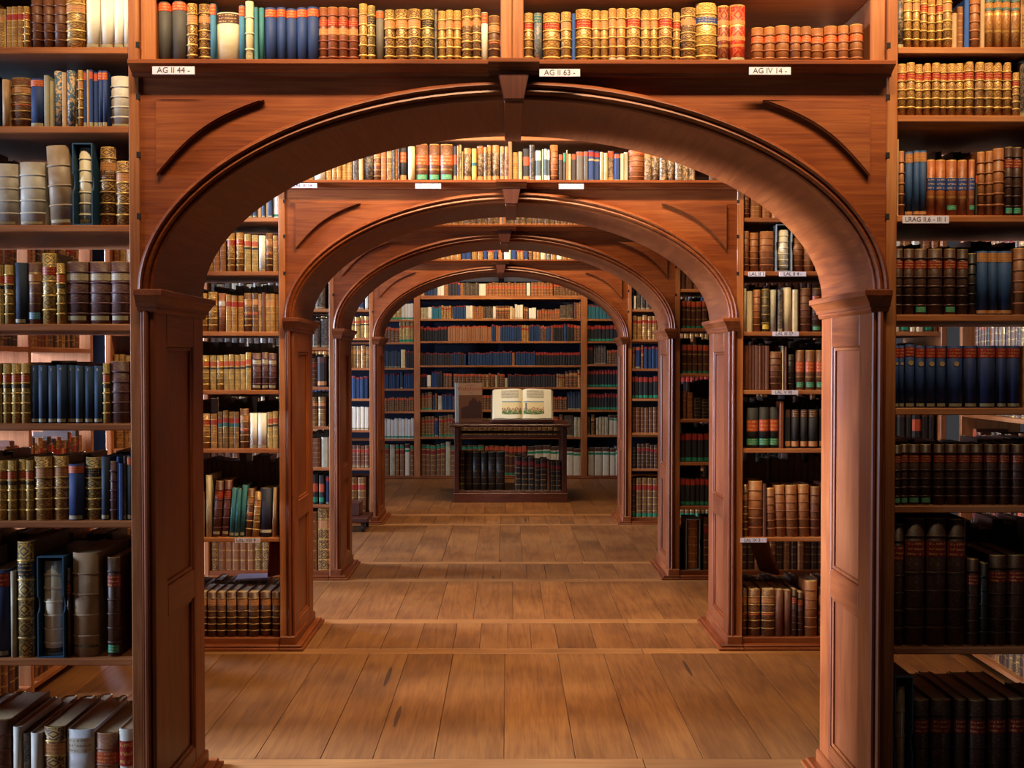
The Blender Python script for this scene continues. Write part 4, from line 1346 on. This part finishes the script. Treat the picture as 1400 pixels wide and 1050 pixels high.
WHERE = {}
for ri in range(N_NAMED):
    rowq = [q for q in ALL if q[1] == ri]
    Yr, wh = ROWS[ri][0], ROWS[ri][3]
    mid = sum(q[2] for q in rowq) / len(rowq)
    if Yr == Tt + 0.05:
        anchor, rev = 'table end', False
    elif 'arch' in wh or ' tag' in wh or 'compartment' in wh:
        anchor, rev = 'divider', mid < 695
    else:
        anchor, rev = 'pillar', mid < 695
    if rev:
        rowq = rowq[::-1]
    base = 0
    if wh.startswith('near AG II 44'):
        base = len([q for q in ALL if q[1] == ri + 1])
    if wh.startswith('near AG IV'):
        base = len([q for q in ALL if q[1] == ri - 1])
    for k, q in enumerate(rowq):
        same = [r for r in rowq if r[5] == q[5] and id(r) in keep]
        WHERE[id(q)] = ('%s from %s, %s' % (nth(k + 1 + base), anchor, wh)) if len(same) > 1 else wh

for q in ALL:
    ar, ri, x0, x1, top, st, lean = q
    Y, sy, spec, where, depth = ROWS[ri]
    over = Y in ARCH_Y and abs(W((x0 + x1) / 2, 300, Y)[0] - ARCH_C[ARCH_Y.index(Y)]) < X_FRONT
    yb = Y + (0.016 if Y in ARCH_Y else 0.03)
    if Y == Tt + 0.05:
        yb = Y
    if over:
        yb = Y + 0.006
    xa = W(x0, sy, yb)[0]
    xb = W(x1, sy, yb)[0]
    z0 = side_snap(W(x0, sy, yb)[1], Y, (x0 + x1) / 2)
    if Y == Tt + 0.05:
        z0 = 0.12
    z1 = W(x0, top, yb)[1]
    if Y in ARCH_Y:
        i = ARCH_Y.index(Y)
        cx = ARCH_C[i]
        if over:
            bs = [Z_UP, Z_TOP]
            lo, hi = cx - 487 * K + 0.002, cx + 487 * K - 0.002
        elif xa < 0:
            bs = shl[i][0]
            lo, hi = XEND_L + 0.033, cx - X_POST - 0.002
        else:
            bs = shl[i][1]
            lo, hi = cx + X_POST + 0.002, XEND_R - 0.033
        ups = [q2 for q2 in bs if q2 > z0 + 0.05]
        if ups:
            z1 = min(z1, min(ups) - 0.027)
        xa, xb = max(xa, lo), min(xb, hi)
        if xb - xa < 0.003:
            continue
    h = z1 - z0
    if h < 0.03:
        continue
    yb += rnd.uniform(0.0, 0.010)
    w = xb - xa - 0.0008
    d = depth if depth else max(0.11, min(0.235, h * 0.68))
    if Y == BACK_Y:
        d = min(d, 0.22)
    if id(q) in keep:
        book((xa + xb) / 2, yb, z0, w, h, d * rnd.uniform(0.96, 1.0), st, where, WHERE[id(q)], math.radians(lean))
    else:
        stuff_book((xa + xb) / 2, yb, z0 + 0.001, w, h, d, st)


# the same rows carried on to the ends of the bays, beyond the photographed stretch
cover = {}
for q in ALL:
    ar, ri, x0, x1, top, st, lean = q
    Y, sy = ROWS[ri][0], ROWS[ri][1]
    if Y not in ARCH_Y:
        continue
    xm = W((x0 + x1) / 2, sy, Y)[0]
    i = ARCH_Y.index(Y)
    if abs(xm - ARCH_C[i]) < X_POST:
        continue
    z0 = side_snap(W(x0, sy, Y)[1], Y, (x0 + x1) / 2)
    cover.setdefault((i, xm > 0, round(z0, 4)), []).append((W(x0, sy, Y)[0], W(x1, sy, Y)[0], W(x0, top, Y)[1] - z0, st))
for (i, right, z0), lst in cover.items():
    bs = [b for b in (shl[i][1] if right else shl[i][0]) if b > z0 + 0.05]
    hmx = (min(bs) - 0.03 - z0) if bs else 0.2
    lo = max(q[1] for q in lst) + 0.014 if right else XEND_L + 0.035
    hi = XEND_R - 0.035 if right else min(q[0] for q in lst) - 0.014
    x = lo
    while x < hi - 0.02:
        a, b, h, st = rnd.choice(lst)
        w = min(max(b - a, 0.018), 0.05, hi - x)
        stuff_book(x + w / 2, ARCH_Y[i] + 0.02 + rnd.uniform(0, 0.01), z0 + 0.001, w * 0.97, min(h, hmx), 0.17, st)
        x += w

# rear rows of the double-sided cases, spines turned to the aisle behind; side cases
def fore_row(Yb1, x0, x1, z, hmax, dark=1.0, skip=0.0):
    x = x0
    while x < x1 - 0.02:
        w = rnd.uniform(0.022, 0.045)
        h = hmax * rnd.uniform(0.84, 1.0)
        if rnd.random() > skip:
            st = rnd.choice(['bt', 'dk', 'bb', 'tn', 'gd', 'kk', 'dk'])
            stuff_book(x + w / 2, Yb1, z + 0.001, w * 0.97, h, 0.16, st, math.pi)
        x += w


for i, Y0 in enumerate(ARCH_Y[:3]):
    for side, zs, xa, xb in ((0, shl[i][0], XEND_L + 0.04, ARCH_C[i] - X_POST - 0.01), (1, shl[i][1], ARCH_C[i] + X_POST + 0.01, XEND_R - 0.04)):
        zz = sorted(zs + [0.055])
        for k, z in enumerate(zz):
            gap = (zz[k + 1] - 0.022 - z) if k + 1 < len(zz) else 0.15
            hm = gap * 0.94
            if i == 0 and 0.75 < z < 1.62:
                hm = gap * 0.68
            if k == 0:
                hm = 0.24
            if i == 0 and k == 1:
                hm = gap * 0.84
            if gap < 0.16:
                continue
            fore_row(Y0 + DEP - 0.03, xa, xb, z, hm, skip=0.04)
for s, xw in ((-1, XEND_L), (1, XEND_R)):
    for k, z in enumerate((0.06, 0.48, 0.88, 1.23, 1.55, 1.86)):
        y = 4.17 if s > 0 else 4.50
        hs = (0.34, 0.33, 0.27, 0.25, 0.24, 0.24)[k]
        while y < 5.58:
            w = rnd.uniform(0.02, 0.045)
            if not (4.86 < y < 4.97):
                st = rnd.choice(['gr', 'gd', 'tn', 'bt', 'dk', 'fr', 'br', 'dk', 'bb', 'kb'])
                stuff_book(xw + s * 0.05, y, z + 0.001, w * 0.96, hs * rnd.uniform(0.82, 1), 0.17, st, -s * math.pi / 2)
            y += w

me = pyd('distant_books', stuff.v, stuff.f)
for k in MATS:
    me.materials.append(M[k])
me.polygons.foreach_set('material_index', stuff.mi)
set_attrs(me, stuff.col, stuff.uv)
sb = bpy.data.objects.new('distant_books', me)
C.objects.link(sb)
tag(sb, 'packed rows of small old books filling the farther shelves', 'books', kind='stuff')


# ------------------------------------------------------------------ slipcases
def slipcase(Y0, px0, px1, top, shelf_y, zshelf, label, mat, d, notch_f=0.52, yoff=0.016):
    yb = Y0 + yoff
    xa = W(px0, shelf_y, yb)[0]
    xb = W(px1, shelf_y, yb)[0]
    h = W(px0, top, yb)[1] - zshelf
    w = xb - xa
    t = 0.004
    root = empty('slipcase', ((xa + xb) / 2, yb - 0.004, zshelf + 0.0005))
    tag(root, label, 'slipcase')
    prof = [(0, 0)]
    r = 0.026
    zc = h * notch_f
    prof.append((0, zc - r))
    for k in range(1, 8):
        a = -math.pi / 2 + math.pi * k / 8
        prof.append((r * 0.55 * math.cos(a), zc + r * math.sin(a)))
    prof += [(0, zc + r), (0, h), (d, h), (d, 0)]
    for s in (-1, 1):
        x0 = s * w / 2 - (t if s > 0 else 0)
        prism_x('side_panel', prof, x0, x0 + t, mat, root)
    box('top_panel', -w / 2 + t, w / 2 - t, 0, d, h - t, h, mat, root, c=0.0005)
    box('bottom_panel', -w / 2 + t, w / 2 - t, 0, d, 0, t, mat, root, c=0.0005)
    box('back_panel', -w / 2 + t, w / 2 - t, d - t, d, t, h - t, mat, root, c=0.0005)
    return root


slipcase(A, 100, 127.5, 196, 308, shl[0][0][4] if False else min(shl[0][0], key=lambda q: abs(q - zy(308))), 'blue slipcase with thumb notches holding ribbed white vellum book', 'slip', 0.19)
slipcase(A, 52, 88.5, 761, 900, min(shl[0][0], key=lambda q: abs(q - zy(900))), 'tall blue slipcase holding yellowed vellum folio above floorboards', 'slip', 0.32)
slipcase(A, 1221.5, 1247, 925, 1117, 0.055, 'tall dim blue slipcase on bottom shelf against pillar', 'slip', 0.35)
slipcase(Bq, 1061, 1083, 307, 371, min(shl[1][1], key=lambda q: abs(q - zy(371, Bq))), 'grey slipcase around white vellum book in second case', 'slip_grey', 0.2)
slipcase(CT, 938, 957, 710, 780, 0.055, 'small grey slipcase around tan book in third case', 'slip_grey', 0.24)
# wooden bookend board standing between black books
xa = W(1067, 600, Bq)[0]
o = box('book_divider', xa, xa + 0.02, Bq + 0.012, Bq + 0.2, min(shl[1][1], key=lambda q: abs(q - zy(613.5, Bq))) + 0.0005,
        zy(549, Bq), 'wood_z')
tag(o, 'thin wooden divider standing between black labelled books', 'divider')

# numerals stamped on the blue set
zshelf = min(shl[0][0], key=lambda q: abs(q - zy(579)))
nums = sorted([b for b in bpy.data.objects if b.get('label', '').startswith('numbered dark blue')], key=lambda b: b.location.x)
for i, b in enumerate(nums):
    me = text_mesh(str(i + 1), 0.013)
    h = max(v.co.z for v in b.data.vertices)
    me.transform(Matrix.Translation((0, -0.0008, h * 0.93)) @ Matrix.Rotation(math.pi / 2, 4, 'X'))
    o = link('numeral', me, LM['wht'], b)
# loose volumes lying behind the bottom rows of the second case
def loose(px, py, Y, w, h, d, st, rot, label):
    x, z = W(px, py, Y)
    o = book(x, Y, z, w, h, d, st, 'loose volumes in second case', 'x')
    o.rotation_euler = rot
    o['label'] = label
    return o


S['lr'] = ('cloth', (134, 30, 22), 0, 4, 0, T(), 'thin red book')
S['lp'] = ('vellum', (170, 164, 190), .1, 4, 0, T(), 'thin lavender pamphlet')
loose(366, 789, 6.05, 0.014, 0.21, 0.16, 'lr', (0, math.radians(5), math.radians(-30)), 'thin red book standing askew behind bottom maroon set')
loose(322, 793, 6.02, 0.012, 0.17, 0.14, 'lp', (0, math.radians(90), math.radians(8)), 'pale lavender pamphlet lying behind bottom maroon set')
loose(1066, 786, 6.0, 0.02, 0.22, 0.16, 'tn', (0, math.radians(-24), math.radians(25)), 'tan book tipped over behind bottom row, second case')
# ------------------------------------------------------------------ display table
ty0, ty1 = Tt, Tt + 0.82
tx0, tx1 = W(621, 640, Tt)[0], W(775, 640, Tt)[0]
tab = empty('display_table', ((tx0 + tx1) / 2, (ty0 + ty1) / 2, 0))
tag(tab, 'dark walnut display table with open bookshelves under its top', 'table')
to = tuple(tab.location)
ztop = W(700, 580.5, Tt - 0.04)[1]
box('table_top', tx0 - 0.05, tx1 + 0.035, ty0 - 0.04, ty1 + 0.04, ztop - 0.028, ztop, 'walnut_x', tab, 0.006, to)
for x in (tx0, tx1 - 0.05):
    box('end_panel', x, x + 0.05, ty0, ty1, 0.1, ztop - 0.0285, 'walnut_z', tab, 0.004, to)
zr = W(700, 595, Tt)[1]
box('rail', tx0 + 0.051, tx1 - 0.051, ty0 + 0.01, ty0 + 0.035, zr - 0.035, zr, 'walnut_x', tab, 0.003, to)
box('rail', tx0 + 0.051, tx1 - 0.051, ty1 - 0.035, ty1 - 0.01, zr - 0.035, zr, 'walnut_x', tab, 0.003, to)
box('shelf_board', tx0 + 0.051, tx1 - 0.051, ty0 + 0.012, ty1 - 0.012, 0.095, 0.119, 'walnut_x', tab, 0.003, to)
boxes('plinth', [(tx0 - 0.012, tx1 + 0.012, ty0 - 0.015, ty0 + 0.02, 0, 0.098), (tx0 - 0.012, tx1 + 0.012, ty1 - 0.02, ty1 + 0.015, 0, 0.098),
                 (tx0 - 0.012, tx0 + 0.03, ty0 + 0.02, ty1 - 0.02, 0, 0.098), (tx1 - 0.03, tx1 + 0.012, ty0 + 0.02, ty1 - 0.02, 0, 0.098)],
      'walnut_x', tab, 0.004, to)

# standing facsimile volume showing its cover
kx = Tt / FPX
bx0, bx1 = W(622.5, 560, Tt + 0.25)[0], W(660, 560, Tt + 0.25)[0]
bh = 0.43
cover = plain('printed_cover_brown', rgb(104, 66, 44), 0.45, 0, 0.2, 12)
M['cover'] = cover
M['cover_head'] = plain('printed_cover_head', rgb(158, 120, 90), 0.45, 0, 0.1, 12)
M['cover_dark'] = plain('printed_cover_towers', rgb(62, 34, 26), 0.5, 0, 0.3, 20)
M['redink'] = plain('red_print', rgb(140, 30, 20), 0.5)
M['spine_grey'] = plain('grey_spine_card', rgb(150, 156, 160), 0.5, 0, 0.1)
sv = empty('standing_volume', ((bx0 + bx1) / 2, Tt + 0.3, ztop + 0.004))
tag(sv, 'tall standing volume with brown picture cover beside the open book', 'book')
bw = bx1 - bx0
sv.rotation_euler = (math.radians(-4), 0, math.radians(10))
box('page_block', -bw / 2 + 0.012, bw / 2 - 0.004, 0.004, 0.046, 0.004, bh - 0.004, 'pages', sv, 0.001)
fc = box('front_cover', -bw / 2 + 0.012, bw / 2, 0.0, 0.004, 0, bh, 'cover', sv, 0.001)
box('back_cover', -bw / 2 + 0.012, bw / 2, 0.046, 0.05, 0, bh, 'cover', sv, 0.001)
box('spine', -bw / 2, -bw / 2 + 0.012, 0.0, 0.05, 0, bh, 'spine_grey', sv, 0.003)
box('spine_strip', -bw / 2 + 0.012, -bw / 2 + 0.035, -0.0006, 0.0, 0.001, bh - 0.001, 'spine_grey', fc, 0.0002)
hd = box('title_panel', -bw / 2 + 0.036, bw / 2 - 0.002, -0.0006, 0.0, bh * 0.69, bh - 0.004, 'cover_head', fc, 0.0002)
for body, zz, sz, mt in (('Weltchronik', .845, .056, 'redink'), ('Schedelsche', .94, .018, 'ink'), ('1493', .745, .016, 'ink')):
    me = text_mesh(body, sz)
    me.transform(Matrix.Translation((0.018, -0.0009, bh * zz)) @ Matrix.Rotation(math.pi / 2, 4, 'X'))
    link('lettering', me, M[mt], hd)
twr = [(-.10, .1), (.125, .1), (.125, .5), (.10, .56), (.08, .5), (.06, .62), (.045, .6), (.03, .64), (.01, .55), (-.01, .55), (-.02, .42), (-.06, .4), (-.1, .36)]
prism_xz('cover_picture', [(a + 0.012, b * bh) for a, b in twr], -0.0007, 0.0, 'cover_dark', fc)

# open book on its sloping rest
ob = empty('book_rest', (W(714.5, 576, Tt + 0.28)[0], Tt + 0.28, ztop + 0.0005))
tag(ob, 'sloping dark wooden rest holding the open picture book', 'stand')
rw = 0.34
c62, s62 = math.cos(math.radians(62)), math.sin(math.radians(62))
wy, wz = -0.093 + 0.012 * s62, 0.036 - 0.012 * c62
prism_x('wedge', [(-0.12, 0.0125), (0.20, 0.0125), (wy + 0.30 * c62 + 0.02, wz + 0.30 * s62), (wy + 0.30 * c62, wz + 0.30 * s62), (wy, wz), (-0.12, 0.026)], -rw, rw * 0.97, 'walnut_x', ob)
box('lip', -rw, rw * 0.97, -0.165, -0.15, 0.0125, 0.046, 'walnut_x', ob, 0.004)
box('ledge', -rw, rw * 0.97, -0.1495, -0.12, 0.0125, 0.026, 'walnut_x', ob, 0.002)
for sx in (-0.22, 0.16):
    box('foot', sx, sx + 0.05, -0.11, -0.05, 0.0, 0.0125, 'walnut_x', ob, 0.002)
    box('foot', sx, sx + 0.05, 0.16, 0.22, 0.0, 0.0125, 'walnut_x', ob, 0.002)
book_o = empty('open_book', (ob.location.x, ob.location.y, ob.location.z))
tag(book_o, 'large open book with coloured town view across both pages', 'book')
SL = math.radians(62)       # steep slope so the pages face the visitor
by0, bz0 = -0.093, 0.040
PW, PH = 0.318, 0.345


def page_xyz(u, v, th=0.0):
    """u -1..1 across the spread, v 0..1 up the page"""
    au = abs(u)
    bulge = 0.042 * (1 - math.exp(-au * 9)) * (1 - 0.75 * au) + 0.012 + th
    sx = u * PW * (0.99 - 0.02 * au)
    curl = -0.012 * math.sin(min(1, au * 1.4) * math.pi) * (1 - v)
    up = v * PH + curl + 0.004
    return (sx, by0 + up * math.cos(SL) - bulge * math.sin(SL), bz0 + up * math.sin(SL) + bulge * math.cos(SL))


M['page_paper'] = plain('cream_page_paper', rgb(232, 220, 186), 0.7, 0, 0.06, 10)


def vcol_mat(name):
    t = NT(name)
    a = attr_col(t)
    t.l(a.outputs['Color'], t.b.inputs['Base Color'])
    t.b.inputs['Roughness'].default_value = 0.7
    return t.m


M['print'] = vcol_mat('coloured_print')
for s in (-1, 1):
    NU, NV = 24, 6
    V, F = [], []
    for i in range(NU + 1):
        for jv in range(NV + 1):
            V.append(page_xyz(s * i / NU, jv / NV))
    nb = len(V)
    for i in range(NU + 1):
        for jv in range(NV + 1):
            u = s * i / NU
            up = jv / NV * PH
            V.append((u * (PW + 0.006), by0 + up * math.cos(SL) - 0.002 * math.sin(SL), bz0 + up * math.sin(SL) + 0.002 * math.cos(SL)))
    g = lambda i, j, o=0: o + i * (NV + 1) + j
    for i in range(NU):
        for jv in range(NV):
            F.append((g(i, jv), g(i + 1, jv), g(i + 1, jv + 1), g(i, jv + 1)))
        F.append((g(i, 0), g(i, 0, nb), g(i + 1, 0, nb), g(i + 1, 0)))
        F.append((g(i, NV), g(i + 1, NV), g(i + 1, NV, nb), g(i, NV, nb)))
    for jv in range(NV):
        F.append((g(NU, jv), g(NU, jv, nb), g(NU, jv + 1, nb), g(NU, jv + 1)))
        F.append((g(0, jv), g(0, jv + 1), g(0, jv + 1, nb), g(0, jv, nb)))
    me = pyd('page_block', V, F)
    fix_normals(me)
    pb = link('page_block', me, M['page_paper'], book_o)
    # picture and text block printed on the page
    def printed(name, u0, u1, v0, v1, nu, nv, fn):
        V, F, CO = [], [], []
        for i in range(nu + 1):
            for jv in range(nv + 1):
                V.append(page_xyz(u0 + (u1 - u0) * i / nu, v0 + (v1 - v0) * jv / nv, 0.0009))
        for i in range(nu):
            for jv in range(nv):
                F.append((i * (nv + 1) + jv, (i + 1) * (nv + 1) + jv, (i + 1) * (nv + 1) + jv + 1, i * (nv + 1) + jv + 1))
                CO += [fn((i + .5) / nu, (jv + .5) / nv)] * 4
        me = pyd(name, V, F)
        fix_normals(me)
        ca = me.color_attributes.new('Col', 'FLOAT_COLOR', 'CORNER')
        ca.data.foreach_set('color', [q for c in CO for q in c])
        link(name, me, M['print'], pb)
    prg = random.Random(11 + s)
    hills = [0.30 + 0.10 * math.sin(k * 0.5 + s) + 0.06 * math.sin(k * 1.3) for k in range(60)]
    rr0 = [0.40 + prg.uniform(0, 0.16) for k in range(30)]
    roofs = [rr0[k // 3] for k in range(60)]

    def town(a, b):
        k = int(a * 47)
        if b > 0.90:
            return rgb(86, 128, 140)
        hl = hills[k]
        if b < hl * 0.75:
            return rgb(70, 108, 58) if (k // 5 + int(b * 14)) % 4 else rgb(146, 140, 84)
        if b < hl:
            return rgb(118, 138, 76) if (k // 4) % 3 else rgb(190, 170, 116)
        tower = s > 0 and 0.08 < a < 0.17 and b < 0.88
        if tower:
            return rgb(104, 96, 92)
        if b < roofs[k]:
            return rgb(160, 86, 62) if (k // 3 + int(b * 9)) % 2 else rgb(206, 180, 140)
        return rgb(222, 200, 146)

    def textb(a, b):
        ln = int(b * 12) % 2
        return rgb(150, 138, 112) if ln and prg.random() > 0.12 else rgb(206, 194, 160)
    if s < 0:
        printed('illustration', -0.72, -0.03, 0.14, 0.58, 48, 24, lambda a, b: town(a, b))
        printed('text_block', -0.74, -0.14, 0.68, 0.95, 30, 24, textb)
    else:
        printed('illustration', 0.03, 0.74, 0.14, 0.58, 48, 24, town)
        printed('text_block', 0.14, 0.74, 0.68, 0.95, 30, 24, textb)
V = []
for dd in (0.0, -0.006):
    for (u, v) in ((-1, 0), (1, 0), (1, 1), (-1, 1)):
        up = v * PH
        V.append((u * (PW + 0.012), by0 + up * math.cos(SL) - dd * math.sin(SL), bz0 + up * math.sin(SL) + dd * math.cos(SL)))
me = pyd('cover', V, [(0, 1, 2, 3), (7, 6, 5, 4), (0, 4, 5, 1), (1, 5, 6, 2), (2, 6, 7, 3), (3, 7, 4, 0)])
fix_normals(me)
link('cover', me, M['cover'], book_o)

# ------------------------------------------------------------------ wheeled footstool peeping out by the third pillar
sx, sz = W(503, 720, 9.7)[0], 0.0
st = empty('rolling_stool', (sx - 0.19, 9.9, 0))
tag(st, 'low brown rolling stool on black castors beside fourth bookcase', 'stool')
box('top_board', -0.19, 0.19, -0.2, 0.2, 0.085, 0.125, 'walnut_x', st, 0.006)
box('step', -0.17, 0.10, -0.05, 0.18, 0.125, 0.24, 'walnut_x', st, 0.006)
for a in (-0.14, 0.14):
    for b in (-0.15, 0.15):
        bm = bmesh.new()
        bmesh.ops.create_cone(bm, cap_ends=True, segments=18, radius1=0.036, radius2=0.036, depth=0.024,
                              matrix=Matrix.Translation((a, b, 0.037)) @ Matrix.Rotation(math.pi / 2, 4, 'Y'))
        me = bpy.data.meshes.new('castor')
        bm.to_mesh(me)
        bm.free()
        link('castor', me, M['black'], st)
        box('castor_fork', a - 0.018, a + 0.018, b - 0.012, b + 0.012, 0.06, 0.0855, 'black', st, 0.002)
print('individual books', n_ind, 'of', len(ALL))
